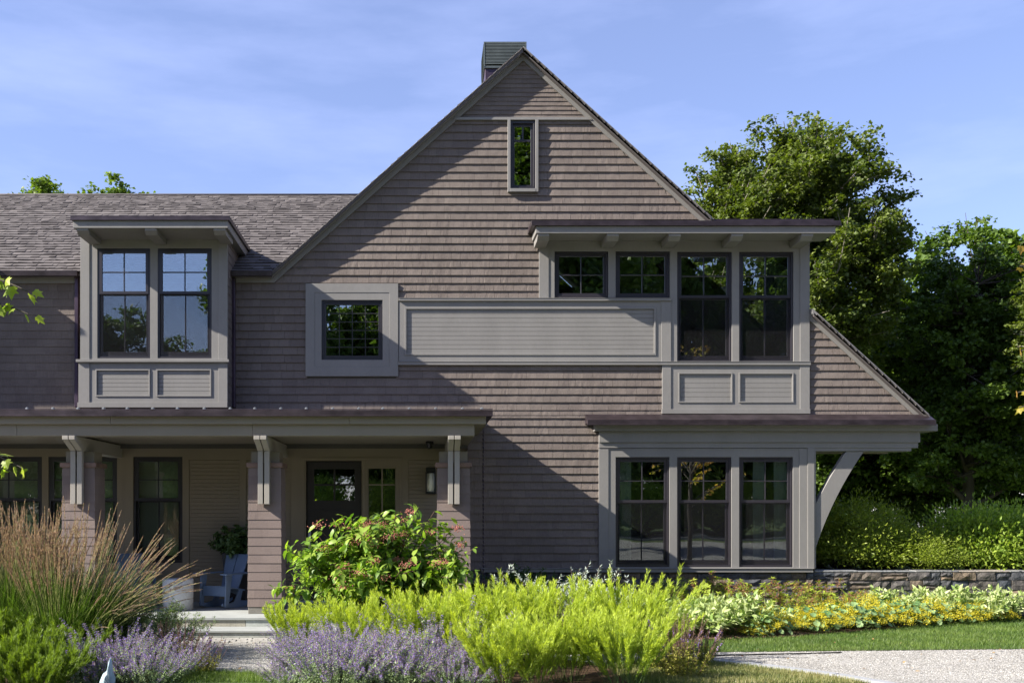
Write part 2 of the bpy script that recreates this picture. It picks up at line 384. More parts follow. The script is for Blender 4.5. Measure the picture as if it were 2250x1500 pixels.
# ---- windows ----
def window(px, w=W, front=.02, kind='hung', cols=2, rows=2, lrows=1, parent=house, shade=None, fr=5.2, sash=6.2, mull=2.2, name='window', glassm=None):
    x0, y0, x1, y1 = px; mf = M()
    holed(mf, px, [(x0+fr*.8, y0+fr*.8, x1-fr*.8, y1-fr*.9)], front, -.10, w)
    o = mf.build(name, WD, parent, bevel=.002)
    x0, y0, x1, y1 = x0+fr*.8, y0+fr*.8, x1-fr*.8, y1-fr*.9
    def sash_(a, b, dep, nc, nr, bot=1.0):
        ms = M(); s = sash
        holed(ms, (x0, a, x1, b), [(x0+s, a+s, x1-s, b-s*bot)], -dep, -dep-.035, w); ms.build('sash', WD, o, bevel=.002)
        gx0, gy0, gx1, gy1 = x0+s, a+s, x1-s, b-s*bot
        mm = M()
        for i in range(1, nc): c = gx0+(gx1-gx0)*i/nc; fb(mm, c-mull/2, gy0, c+mull/2, gy1, -dep-.004, -dep-.03, w)
        for j in range(1, nr):
            c = gy0+(gy1-gy0)*j/nr
            for i in range(nc):
                a0 = gx0+(gx1-gx0)*i/nc+(mull/2 if i else 0); a1 = gx0+(gx1-gx0)*(i+1)/nc-(mull/2 if i < nc-1 else 0)
                fb(mm, a0, c-mull/2, a1, c+mull/2, -dep-.004, -dep-.03, w)
        if mm.n: mm.build('muntin', WD, o, bevel=.001)
        mg = M(); mg.box(X(gx0-1, w), X(gx1+1, w), w+dep+.016, w+dep+.020, Z(gy1+1, w), Z(gy0-1, w)); mg.build('pane', glassm or GL, o)
        return gx0, gy0, gx1, gy1
    if kind == 'hung':
        my = y0+(y1-y0)*.405
        sash_(y0, my+2, .005, cols, rows); g = sash_(my-2, y1, .045, cols, lrows, 1.7)
        ms = M(); ms.box(X(x0+2, w), X(x1-2, w), w+.003, w+.0045, Z(y1-3, w), Z(my+3, w)); ms.build('insect_screen', SCR, o)
    else:
        sash_(y0, y1, .005, cols, rows)
    if shade:
        for (fx0, fx1, fy0, fy1, mt) in shade:
            mc = M(); a, b = x0+(x1-x0)*fx0, x0+(x1-x0)*fx1; n = max(2, int((fx1-fx0)*40)) if mt is CURT else 1
            xs = np.linspace(X(a, w), X(b, w), n*2+1); zt, zb = Z(y0+(y1-y0)*fy0, w), Z(y0+(y1-y0)*fy1, w)
            ys = w+.13+(.03*np.sin(np.arange(len(xs))*1.9) if mt is CURT else 0*xs)
            V = [(x, y, z) for x, y in zip(xs, ys) for z in (zb, zt)]
            mc.add(V, [(2*i, 2*i+2, 2*i+3, 2*i+1) for i in range(len(xs)-1)], smooth=True); mc.build('curtain' if mt is CURT else 'roller_shade', mt, o)
    return o
aw = window(AT, kind='fixed', cols=1, rows=1, front=.03, sash=5, fr=6)
m = M(); fb(m, 1131, 307, 1167, 311, -.006, -.035); fb(m, 1147.3, 278, 1150.5, 307, -.006, -.035); m.build('muntin', WD, aw)
window(SQ, kind='fixed', cols=4, rows=6, front=.012, sash=5.5, mull=1.5)
for q in UW[:2]: window(q, kind='fixed', front=.012)
for q in UW[2:]: window(q, kind='hung', front=.012)
cs = [[(0.02, .32, 0, 1, CURT)], None, [(.3, .55, 0, 1, CURT), (.72, .98, 0, 1, CURT)]]
for q, s in zip(BW, cs): window(q, kind='hung', front=.012, shade=s)

# ---- upper bump-out ----
m = M()
holed(m, (1184, 520, 1473, 657), UW[:2], .030, -.005)
holed(m, (1473, 520, 1777, 796), UW[2:], .030, -.005)
fb(m, 1184, 520, 1205, 657, .042, .030); fb(m, 1756, 520, 1777, 796, .042, .030)
m.build('upper_bay_wall', TR, house, bevel=.002)
m = M()
P1, P2 = (1489, 819, 1608, 885), (1622, 819, 1742, 885)
holed(m, (1454, 802.5, 1777, 899), [P1, P2], .030, -.005)
panel(m, *P1, .030, 6, b=3); panel(m, *P2, .030, 6, b=3)
fb(m, 1454, 802.5, 1473, 899, .042, .030); fb(m, 1756, 802.5, 1777, 899, .042, .030); fb(m, 1453, 899, 1778, 909, .05)
m.build('upper_bay_panel', TR, house, bevel=.0015)
# its flat shed roof
def shed(name, xl, xr, yt, ye, ycu, yfa, Yf, Yw, s_x, corb, cw, mat_cu=CU, rise=.12):
    """xl..xr copper edge px at eave plane Yf; rows in px: copper ye..ycu, fascia ..yfa"""
    m = M(); a, b = X(xl, Yf), X(xr, Yf); zc0, zc1, zf = Z(ye, Yf), Z(ycu, Yf), Z(yfa, Yf)
    m.prism([(Yf, zc1), (Yf, zc0), (Yf+.05, zc0+.006), (Yw, zc0+rise), (Yw, zc1+rise*.6)], 'x', a, b)
    m.box(a-.003, b+.003, Yf-.004, Yf, zc1-.004, zc1+.008)
    r = m.build(name, mat_cu, house, bevel=.003)
    mt = M(); mt.prism([(Yf+.035, zf), (Yf+.035, zc1-.001), (Yw, zc1-.002+rise*.55), (Yw, zf+rise*.6)], 'x', a+s_x, b-s_x)
    mt.build('eave_board', TR, house, bevel=.003)
    for c in corb:
        mc = M(); x0, x1 = X(c-cw/2, Yf+.06), X(c+cw/2, Yf+.06)
        mc.prism([(Yf+.055, zf+.0), (Yf+.055, zf-.035), (Yf+.13, zf-.095), (Yw-.035, zf-.095), (Yw-.035, zf+.05), (Yf+.1, zf+.012)], 'x', x0, x1)
        mc.build('rafter_tail', TR, house, bevel=.002)
    return r
shed('upper_bay_roof', 1168, 1848, 0, 484.5, 495, 511, W-.60, W, .07, [1194, 1347, 1483, 1620, 1774], 26, rise=.03)
m = M(); m.box(X(1500), X(1832), W+.001, W+2.1, Z(493, W), Z(481, W)); m.box(X(1600), X(1822), W+.001, W+2.1, Z(505, W), Z(493.3, W)); m.build('bay_roof_deck', CU, house)
m = M(); m.box(X(1777)-.04, X(1777), W+.006, W+2.0, Z(904), Z(505, W)); m.build('upper_bay_cheek', TR, house)
m = M(); m.box(X(1777)-.06, X(1777)-.045, W+.12, W+1.98, Z(904), Z(505.5, W)); m.build('bay_shade_panel', mat('painted_shade', (.012, .012, .014), rough=.9), house)  # near-black panel added inside the cheek, painted shade behind the panes

# ---- lower bay ----
m = M()
holed(m, (1315, 985, 1772, 1248), BW, .030, -.005)
fb(m, 1315, 985, 1336, 1248, .042, .030); fb(m, 1336, 985, 1756, 988.5, .036, .03); fb(m, 1754.5, 985, 1772, 1248, .042, .030)
fb(m, 1315, 972, 2014, 984, .050, -.3)
m.build('lower_bay_wall', TR, house, bevel=.002)
m = M()
fb(m, 1772, 984, 1786.5, 1248, .055, -.12); fb(m, 1786.5, 984, 1791, 1248, .035, -.12)
m.build('corner_post', TR, house, bevel=.002)
m = M(); fb(m, 1058, 1248, 1783, 1256, .075, -.01); m.box(X(1056), X(1785), W-.09, W+.0, Z(1248), Z(1248)+.008)
m.build('water_table', TR, house, bevel=.002)
m = M(); fb(m, 1303, 933, 2050, 948, .15, -.30); fb(m, 1315, 948, 2017, 972, .075, -.30); fb(m, 1787, 984, 2000, 991, .04, -.30)
m.build('eave_beam', TR, house, bevel=.002)
m = M()
Yf = W-.29
m.prism([(Yf, Z(933, Yf)), (Yf, Z(921.5, Yf)), (Yf+.03, Z(921.5, Yf)), (W-.06, Z(911, W)), (W+.0, Z(909.6, W)), (W+.5, Z(909.6, W)), (W+.5, Z(932, W)), (W-.16, Z(932, W))], 'x', X(1291, Yf), X(2057, Yf))
m.box(X(1290, Yf), X(2058, Yf), Yf-.005, Yf, Z(933.5, Yf), Z(931.5, Yf))
m.build('skirt_roof', CU, house, bevel=.003)
m = M(); m.box(X(1788), X(2010), W+.3, W+1.0, Z(986), Z(980)); m.prism([pt(1770, 690), pt(2008, 911), pt(1770, 911)], 'y', W+.95, W+1.0); m.box(X(1788), X(2008), W+.9, W+1., Z(911), Z(989))
m.build('side_soffit', BM, house)
# curved knee brace
def arc(x0, y0, x1, y1, bow, n=10):
    out = []
    for i in range(n+1):
        t = i/n; x = x0+(x1-x0)*t; y = y0+(y1-y0)*t; nx, ny = -(y1-y0), (x1-x0); l = math.hypot(nx, ny)
        s = 4*bow*t*(1-t); out.append((x+nx/l*s, y+ny/l*s))
    return out
for dy in (0.,):
    outer = arc(1897, 991.5, 1790.5, 1206, 9); inner = arc(1790.5, 1108, 1858, 991.5, -2)
    m = M(); m.prism([pt(*p) for p in outer+inner][::-1], 'y', W-.02+dy, W+.09+dy); m.build('knee_brace', TR, house, bevel=.003)

# ---- stone foundation ----
STN = mat('fieldstone', (.060, .068, .080), (.150, .115, .08), rough=.85, var=.35, scale=9, bump=.02, bscale=14, attr=1, spec=.25, fine=(40, .2))
MOR = mat('mortar', (.10, .095, .09), rough=.95)
def stones(m, xa, xb, za, zb, Y0, dep, seed, top=True):
    rs = np.random.default_rng(seed); z = za
    rows = []
    while z < zb-.03:
        h = rs.uniform(.08, .16); h = min(h, zb-z); 
        if zb-(z+h) < .06: h = zb-z
        rows.append((z, z+h)); z += h
    for (a, b) in rows:
        x = xa+rs.uniform(-.1, 0)
        while x < xb:
            w = rs.uniform(.16, .46); e = min(x+w, xb)
            sub = [(a, b)] if rs.random() > .3 or b-a < .12 else [(a, (a+b)/2), ((a+b)/2, b)]
            for (p, q) in sub:
                n = 5; k = 3; g = .004; us = np.linspace(max(x, xa)+g, e-g, n); vs = np.linspace(p+g, q-g, k)
                off = rs.uniform(0, .03); V = []
                for j in range(k):
                    for i in range(n):
                        edge = i in (0, n-1) or j in (0, k-1)
                        V.append((us[i]+rs.uniform(-.006, .006), Y0-off-(rs.uniform(.0, .008) if edge else rs.uniform(.008, .026)), vs[j]+rs.uniform(-.004, .004)))
                nb = len(V); ring = [0*n+i for i in range(n)]+[j*n+n-1 for j in range(1, k)]+[(k-1)*n+i for i in range(n-2, -1, -1)]+[j*n for j in range(k-2, 0, -1)]
                V += [(V[r][0], Y0+dep, V[r][2]) for r in ring]
                Fq = [(j*n+i, j*n+i+1, (j+1)*n+i+1, (j+1)*n+i) for j in range(k-1) for i in range(n-1)]
                Fq += [(ring[i], nb+i, nb+(i+1) % len(ring), ring[(i+1) % len(ring)]) for i in range(len(ring))]
                m.add(V, np.array(Fq)[:, ::1], 0, float(np.clip(rs.choice([.05, .2, .35, .9, .65])+rs.uniform(-.1, .1), 0, 1)))
            x = e
    m.box(xa+.01, xb-.01, Y0+.012, Y0+dep-.01, za, zb-.015, 1)
m = M(); stones(m, X(1036), X(1786), G-.1, Z(1257), W-.0, .25, 5); m.build('stone_foundation', [STN, MOR], house)

# ---- roofs ----
zr = lambda px, py: (X(px, W-.15), Z(py, W-.15))
m = M()
apex = (X(AX, W-.15), Z(104, W-.15)); eL = (X(Lx(104, 598), W-.15), Z(598, W-.15)); eR = (X(Rx(104, 914), W-.15), Z(914, W-.15))
for (e, sgn) in ((eL, -1), (eR, 1)):
    d = np.array([e[0]-apex[0], 0, e[1]-apex[1]]); Ls = np.linalg.norm(d); Vv = -d/Ls; Nn = np.array([Vv[2]*sgn, 0, -Vv[0]*sgn]) if sgn > 0 else np.array([-Vv[2], 0, Vv[0]])
    if Nn[2] < 0: Nn = -Nn
    U = (0, 1, 0)
    O = np.array([e[0], W-.165, e[1]])-Nn*.020
    vb0, vb1 = (eR[0]-X(1782))/abs(Vv[0]), (eR[0]-X(1562))/abs(Vv[0])
    shingles(m, O, U, Vv, Nn, 0, Ls, .14, (lambda v: 0) if sgn < 0 else (lambda v: 2.0 if vb0 < v < vb1 else 0), lambda v: 8.4, wr=(.12, .3), thick=.022, jit=.004, lift=.012, rs=np.random.default_rng(8))
    q = [(apex[0], apex[1]-.012), (e[0], e[1]-.012), (e[0], e[1]-.06), (apex[0], apex[1]-.075)]
    if sgn < 0: m.prism(q, 'y', W-.155, 24.6)
    else:
        def cut(xa, xb, y0):
            f = lambda x: apex[1]+(x-apex[0])*(e[1]-apex[1])/(e[0]-apex[0]); m.prism([(xa, f(xa)-.012), (xb, f(xb)-.012), (xb, f(xb)-.065), (xa, f(xa)-.065)], 'y', y0, 24.6)
        xs_ = [apex[0], X(1562), X(1782), e[0]]; cut(xs_[0], xs_[1], W-.125); cut(xs_[1], xs_[2], W+2.0); cut(xs_[2], xs_[3], W-.125)
m.tube([(apex[0], W-.13, apex[1]-.012), (apex[0], 24.6, apex[1]-.012)], .022, 5)
m.build('gable_roof', RF, house)
# wing roof
YE = W-.16; ZE = Z(598, YE); tS = .62; YR = 19.88; ZR = ZE+(YR-YE)*tS; Lw = math.hypot(YR-YE, ZR-ZE)
m = M(); Vv = np.array([0, YR-YE, ZR-ZE])/Lw; Nn = np.array([0, -Vv[2], Vv[1]])
shingles(m, (0, YE, ZE), (1, 0, 0), Vv, Nn, 0, Lw, .14, lambda v: X(-800), lambda v: X(600) if v < .27 else X(590)+.5+(2.0*v/Lw), wr=(.07, .17), thick=.019, jit=.0085, lift=.004, rs=np.random.default_rng(9), gap=0)
m.prism([(W+.06, ZE-.02+.22*tS), (YR, ZR-.02), (YR+4.5, ZR-.02-4.5*tS), (YR+4.5, ZR-.1-4.5*tS), (YR, ZR-.12), (W+.06, ZE-.1+.22*tS)], 'x', X(-800), .1); m.prism([(YE+.01, ZE-.02), (W+.06, ZE-.02+.22*tS), (W+.06, ZE-.08+.22*tS), (YE+.01, ZE-.06)], 'x', X(-800), X(600))
m.tube([(X(-800), YR, ZR), (.1, YR, ZR)], .035, 5)
m.build('wing_roof', RF, house)
m = M()
for a, b in ((-800, 172), (519-12, 597)):
    m.prism([(YE-.05, Z(606, YE-.05)), (YE-.06, Z(594, YE-.05)), (YE+.05, Z(594, YE-.05)), (YE+.05, Z(606, YE-.05))], 'x', X(a, YE), X(b, YE))
m.build('gutter', CU, house, bevel=.004)
m = M(); m.box(X(167.5), X(175.5), W-.085, W-.02, Z(896), Z(604)); m.build('downspout', CUP, house, bevel=.006)
m = M(); m.box(X(506.5), X(518.5), W-.10, W-.02, Z(896), Z(604)); m.build('downspout', CUP, house, bevel=.006)

# ---- chimney ----
YC = 19.0; m = M()
xa, xb = X(1066, YC), X(1154, YC); m.box(xa, xb, YC+.03, YC+.77, 7.4, Z(143, YC)); ch = m.build('chimney', CUP, house, bevel=.004)
m = M(); xa, xb = X(1063, YC), X(1157, YC); zt, zb = Z(93, YC), Z(147, YC)
n = 17; h = (zt-zb)/n
for i in range(n):
    z0 = zb+i*h
    if i == 1: continue
    m.prism([(YC-.004, z0), (YC+.004, z0+h*.62), (YC+.03, z0+h*.62), (YC+.03, z0)], 'x', xa, xb); m.prism([(xa-.004, z0), (xa+.004, z0+h*.62), (xa+.03, z0+h*.62), (xa+.03, z0)], 'y', YC+.03, YC+.8)
m.box(xa+.06, xb-.06, YC+.06, YC+.75, zb+h*2, zt-.02); m.box(xa, xb, YC, YC+.8, zt-.012, zt+.008)
for x_ in (xa, xb-.02): m.box(x_, x_+.02, YC-.006, YC+.0, zb, zt)
m.box(xa, xb, YC, YC+.8, zb-.02, zb+.0)
CAPM = mat('chimney_cap_metal', (.11, .13, .13), rough=.4, metal=.3, var=.2)
m.build('louvred_cap', CAPM, ch)

# ---- dormers: one in view, its twin further left outside the frame ----
def dormer(dx):
    D = W-.42; E_ = D-.66
    k = [dict(w=D)]
    def sx(o):
        o.location.x += dx; return o
    w_ = [(214, 545.5, 330, 787), (346.5, 545.5, 465, 787)]
    m = M(); holed(m, (177, 505, 500, 790), w_, .0, -.05, D); fb(m, 177, 505, 197, 790, .012, .0, D); fb(m, 480, 505, 500, 790, .012, .0, D)
    fb(m, 205, 540, 210.5, 790, .010, 0, D) if 0 else None
    q1, q2 = (210, 811, 330, 871), (343.6, 811, 464.6, 871)
    holed(m, (173, 796, 500, 884), [q1, q2], .0, -.05, D); panel(m, *q1, 0., 6, D, b=3); panel(m, *q2, 0., 6, D, b=3)
    fb(m, 173, 796, 197, 884, .012, .0, D); fb(m, 480, 796, 500, 884, .012, .0, D); fb(m, 171, 884, 500, 895, .02, -.3, D)
    # cheeks
    xl, xr = X(178, D), X(499.6, D)
    m.box(xl, xl+.05, D+.05, W+2.4, Z(893, D), Z(498, D)); m.box(xr-.05, xr, D+.05, W+2.4, Z(893, D), Z(498, D)); m.box(xl+.05, xr-.05, D+1.2, D+1.22, Z(893, D), Z(500, D)); m.box(xl+.05, xr-.05, D+.05, D+1.2, Z(893, D), Z(890, D))
    dm = sx(m.build('dormer', TR, house, bevel=.002))
    ORG[dm.name] = ORG['house']
    m = M(); fb(m, 169, 790, 504, 796, .05, -.02, D); m.build('sill_ledge', TR, dm, bevel=.002)
    for s_, xx in ((-1, xl), (1, xr)):
        m = M(); shingles(m, (xx, D+.0, 0), (0, 1, 0), (0, 0, 1), (s_, 0, 0), Z(893, D), Z(500, D), EX, lambda v: .05, lambda v: 2.2, phase=Z(465), wr=(.1, .25), thick=.011, rs=np.random.default_rng(12)); m.build('side_shingles', SH, dm)
    zc0, zc1, zf = Z(473.6, E_), Z(483, E_), Z(499.6, E_); a, b = X(154.4, E_), X(499.5, E_)+.03
    m = M(); m.prism([(E_, zc1), (E_, zc0), (E_+.05, zc0+.004), (W+1.5, zc0-.02), (W+1.5, zc1-.02)], 'x', a, b); m.box(a-.003, b+.003, E_-.004, E_, zc1-.004, zc1+.006); m.build('dormer_roof', CU, dm, bevel=.003)
    m = M(); m.prism([(E_+.03, zf), (E_+.03, zc1-.001), (W+1.4, zc1-.021), (W+1.4, zf-.04)], 'x', a+.03, b-.03); m.build('eave_board', TR, dm, bevel=.003)
    for c in (181, 331, 482):
        m = M(); x0, x1 = X(c-13, E_+.05), X(c+13, E_+.05)
        m.prism([(E_+.05, zf+.0), (E_+.05, zf-.03), (E_+.12, zf-.085), (D-.012, zf-.085), (D-.012, zf)], 'x', x0, x1); m.build('rafter_tail', TR, dm, bevel=.002)
    return dm, w_, D
d1, w_, D = dormer(0)
for q in w_: window(q, w=D, front=-.012, parent=house)
d2, _, _ = dormer(-4.6)
d2['label'] = 'matching dormer further along the wing'

# ---- porch ----
PB = 16.35; PZ = .29
m = M(); Yg = 14.02
m.prism([(Yg, Z(913, Yg)), (Yg, Z(901, Yg)), (Yg+.06, Z(899.5, Yg)), (W-.0, Z(899.5, Yg)+.03), (W, Z(913, Yg))], 'x', X(-900, Yg), X(1083, Yg))
m.box(X(-900, Yg), X(1083.5, Yg), Yg-.006, Yg, Z(914, Yg), Z(912, Yg)); m.box(X(-900, Yg), X(1083, Yg), Yg+.0, Yg+.012, Z(900, Yg), Z(898, Yg))
m.build('porch_roof', CU, house, bevel=.003)
m = M()   # snow guard clips
for px in (-20, 60, 117, 172, 228, 280, 336, 390, 449, 506, 560, 617, 673, 731, 788, 841, 899, 957, 1016, 1058):
    x = X(px, Yg+.05); m.box(x-.02, x+.02, Yg+.03, Yg+.07, Z(899, Yg), Z(899, Yg)+.022); m.box(x-.008, x+.012, Yg+.02, Yg+.05, Z(899, Yg)+.022, Z(899, Yg)+.03)
m.build('snow_guards', STEEL, house)
m = M()
J = [X(-900, 14.1), -4.31, -1.02, X(1068, 14.1)]
for k, (a, b) in enumerate(zip(J[:-1], J[1:])): m.box(a+.0015, b-(.0015 if k < 2 else 0), 14.10+.001*(k % 2), 14.3, Z(931, 14.1), Z(913, 14.05)-.001)
J = [X(-900, 14.15), -5.62, -2.36, X(1042.5, 14.15)]
for k, (a, b) in enumerate(zip(J[:-1], J[1:])): m.box(a+.0015, b-(.0015 if k < 2 else 0), 14.16+.0012*(k % 2), 14.40, Z(957, 14.15), Z(931, 14.1)-.001)
m.box(X(1042.5, 14.15)-.26, X(1042.5, 14.15), 14.40, W-.02, Z(957, 14.15), Z(931, 14.1)-.001); m.box(X(1042.5, 14.15), X(1068, 14.1), 14.3, W-.02, Z(931, 14.1), Z(931, 14.1)+.02); m.box(X(1068, 14.1)-.03, X(1068, 14.1), 14.3, W-.02, Z(931, 14.1)+.02, Z(913, 14.05)-.001)
m.build('porch_beam', BM, house, bevel=.003)
ZT = Z(957, 14.15)
m = M(); m.box(X(-900), X(1042.5, 14.15)-.26, 14.40, PB, ZT+.02, ZT+.05)
for i in range(0): pass
m.build('porch_ceiling', BM, house)
# porch back wall: boards between flat trim
PW = [(-57, 1003, 93, 1236), (107.5, 1003, 258, 1236), (293.5, 1003, 401.6, 1236)]
DR = (672.5, 1012, 794.5, 1322); SLt = (808, 1027, 870, 1322)
pby = VY+(EYE-PZ)*F/PB
m = M()
holed(m, (-900, 977, 1040, 1010), [(-57, 1003, 93, 1010), (107.5, 1003, 258, 1010), (293.5, 1003, 401.6, 1010)], .02, -.03, PB)
holed(m, (-900, 1010, 416, 1322), [(-57, 1010, 93, 1236), (107.5, 1010, 258, 1236), (293.5, 1010, 401.6, 1236)], .02, -.03, PB)
for a, b in ((527, 541), (640, 655), (883, 897), (1028, 1040)): fb(m, a, 1010, b, 1322, .02, -.03, PB)
holed(m, (655, 1010, 883, 1322), [DR, SLt, (655, 1318, 883, 1330)], .02, -.03, PB)
fb(m, 663, 1006, 669, 1322, .03, .02, PB); fb(m, 663, 1005, 884, 1009, .032, .02, PB); fb(m, 878, 1009, 883, 1322, .03, .02, PB); fb(m, 797, 1012, 803, 1322, .03, .02, PB)
for a in (270, 275): fb(m, a, 1010, a+.8, 1322, .022, .02, PB)
m.build('porch_wall_trim', TRP, house, bevel=.002)
for (a, b) in ((416, 527), (541, 640), (897, 1028)):
    m = M(); y = 1010
    while y < 1320:
        fb(m, a, y+.6, b, min(y+8.3, 1322), .006, -.01, PB); y += 8.3
    fb(m, a, 1010, b, 1322, -.004, -.02, PB)
    m.build('porch_siding', TRP, house, bevel=.002)
for q in PW: window(q, w=PB, front=.0, cols=2, fr=5.5, sash=6.5, shade=[(.0, 1, 0, 1, SHADE)])
# door
m = M(); GLs = (690, 1030, 779, 1099)
holed(m, (674, 1014, 793, 1321), [GLs], -.02, -.065, PB); holed(m, (690, 1118, 778, 1310), [(694, 1122, 774, 1306)], -.014, -.02, PB)
dr = m.build('front_door', DOOR, house, bevel=.002)
m = M(); cx, cy = (GLs[0]+GLs[2])/2, (GLs[1]+GLs[3])/2
fb(m, cx-2, GLs[1], cx+2, GLs[3], -.022, -.05, PB); fb(m, GLs[0], cy-2, cx-2, cy+2, -.022, -.05, PB); fb(m, cx+2, cy-2, GLs[2], cy+2, -.022, -.05, PB); m.build('muntin', DOOR, dr)
m = M(); fb(m, GLs[0]-1, GLs[1]-1, GLs[2]+1, GLs[3]+1, -.035, -.039, PB); m.build('pane', GL, dr)
m = M(); hx, hz_ = X(680, PB), PZ+1.0; m.tube([(hx, PB-.03, hz_-.12), (hx, PB-.05, hz_-.1), (hx, PB-.05, hz_+.1), (hx, PB-.03, hz_+.12)], .009, 6); m.box(hx-.02, hx+.02, PB+.012, PB+.02, hz_-.14, hz_+.14); m.build('handle', STEEL, dr)
m = M(); s = SLt; holed(m, s, [(810, 1029, 868, 1300)], -.02, -.06, PB); sg = m.build('sidelight', TRP, house, bevel=.002)
m = M(); fb(m, 838, 1029, 841, 1300, -.022, -.05, PB); fb(m, 810, 1063, 838, 1066, -.022, -.05, PB); fb(m, 841, 1063, 868, 1066, -.022, -.05, PB); m.build('muntin', TRP, sg)
m = M(); fb(m, 809, 1028, 869, 1301, -.035, -.039, PB); m.build('pane', GL, sg)
m = M(); m.box(X(655, PB), X(883, PB), PB-.12, PB+.05, PZ, PZ+.03); m.build('threshold', STEEL, house)
m = M(); m.box(X(-900), X(-820), PB-.02, 14.2, PZ, ZT); m.box(X(1026), X(1036), W, PB+.05, 0, ZT); m.build('porch_end_wall', SH, house)
# inner lining under the wing (closes the porch wall)
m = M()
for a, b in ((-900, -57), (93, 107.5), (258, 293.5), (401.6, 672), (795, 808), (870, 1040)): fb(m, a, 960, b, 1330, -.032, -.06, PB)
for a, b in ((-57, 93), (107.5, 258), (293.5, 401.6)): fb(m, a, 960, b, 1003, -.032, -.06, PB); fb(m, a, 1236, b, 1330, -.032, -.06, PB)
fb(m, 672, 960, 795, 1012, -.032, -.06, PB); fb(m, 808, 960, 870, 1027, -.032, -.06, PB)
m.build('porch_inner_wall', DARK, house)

# brackets and columns
STEPC = .120
def column(xc):
    m = M(); Yc = 14.48; hw0, hw1 = .243, .232; zb, zt = PZ+.10, Z(1026, Yc)
    rs = np.random.default_rng(int(abs(xc)*100)); n = round((zt-zb)/STEPC); h = (zt-zb)/n
    cyy = Yc+.24
    for i in range(n):
        z0, z1 = zb+i*h, zb+(i+1)*h; hw = hw0+(hw1-hw0)*i/n; a, b = hw, hw-.006
        # each face split into shingles
        for f in range(4):
            cuts = [-1]+sorted(rs.uniform(-.6, .6, rs.integers(1, 3)))+[1]
            for c0, c1 in zip(cuts[:-1], cuts[1:]):
                def P(t, r, z):
                    u, v = t*r, -r
                    for _ in range(f): u, v = -v, u
                    return (xc+u, cyy+v, z)
                e = .003; j = rs.uniform(0, .002); t0 = c0+(e if c0 > -1 else 0); t1 = c1
                V = [P(t0, a+j, z0), P(t1, a+j, z0), P(t1, b, z1), P(t0, b, z1), P(t0, a-.02, z0), P(t1, a-.02, z0)]
                m.add(V, [(0, 1, 2, 3), (4, 5, 1, 0)], 0, rs.random())
    m.box(xc-.21, xc+.21, cyy-.21, cyy+.21, PZ, zt)
    c = m.build('porch_column', SHC, house)
    m = M(); m.box(xc-.256, xc+.256, cyy-.256, cyy+.256, zt+.0, zt+.065, 0, .1); m.build('cap', CUG if 0 else CAPC, c, bevel=.004)
    m = M(); m.box(xc-.232, xc+.232, cyy-.235, cyy+.235, PZ, PZ+.092); m.box(xc-.236, xc+.236, cyy-.238, cyy+.238, PZ+.092, PZ+.1); m.build('base', CUG, c, bevel=.003)
    # bracket: pair of boards cantilevered over the column
    zt2, zb2 = ZT, Z(990, 14.4)
    b = None
    for s in (-1, 1):
        m = M(); x0, x1 = xc+s*.006, xc+s*.086
        m.prism([(14.08, zt2-.0015), (14.08, zt2-.055), (14.40, zb2), (PB-.03, zb2), (PB-.03, zt2-.0015)], 'x', min(x0, x1), max(x0, x1))
        if b is None: b = m.build('bracket', BR, house, bevel=.003)
        else: m.build('cantilever_board', BR, b, bevel=.003)
        m = M(); y0 = 14.40; m.box(min(x0, x1)+.006, max(x0, x1)-.004, y0-.01, y0+.07, Z(1107, 14.4), zb2-.001); m.build('hanger_board', BR, b, bevel=.003)
    m = M(); m.box(xc-.20, xc+.20, cyy-.16, cyy+.20, zt+.065, zb2-.001); m.build('bearing_block', BM, b)
CAPC = mat('copper_cap', (.19, .125, .10), rough=.5, metal=.3, var=.2, scale=6)
for xc in (-4.880, -2.245, .429): column(xc)
column(-7.53)
for q in w_:
    o = window(q, w=D, front=-.012, parent=house); o.location.x -= 4.6
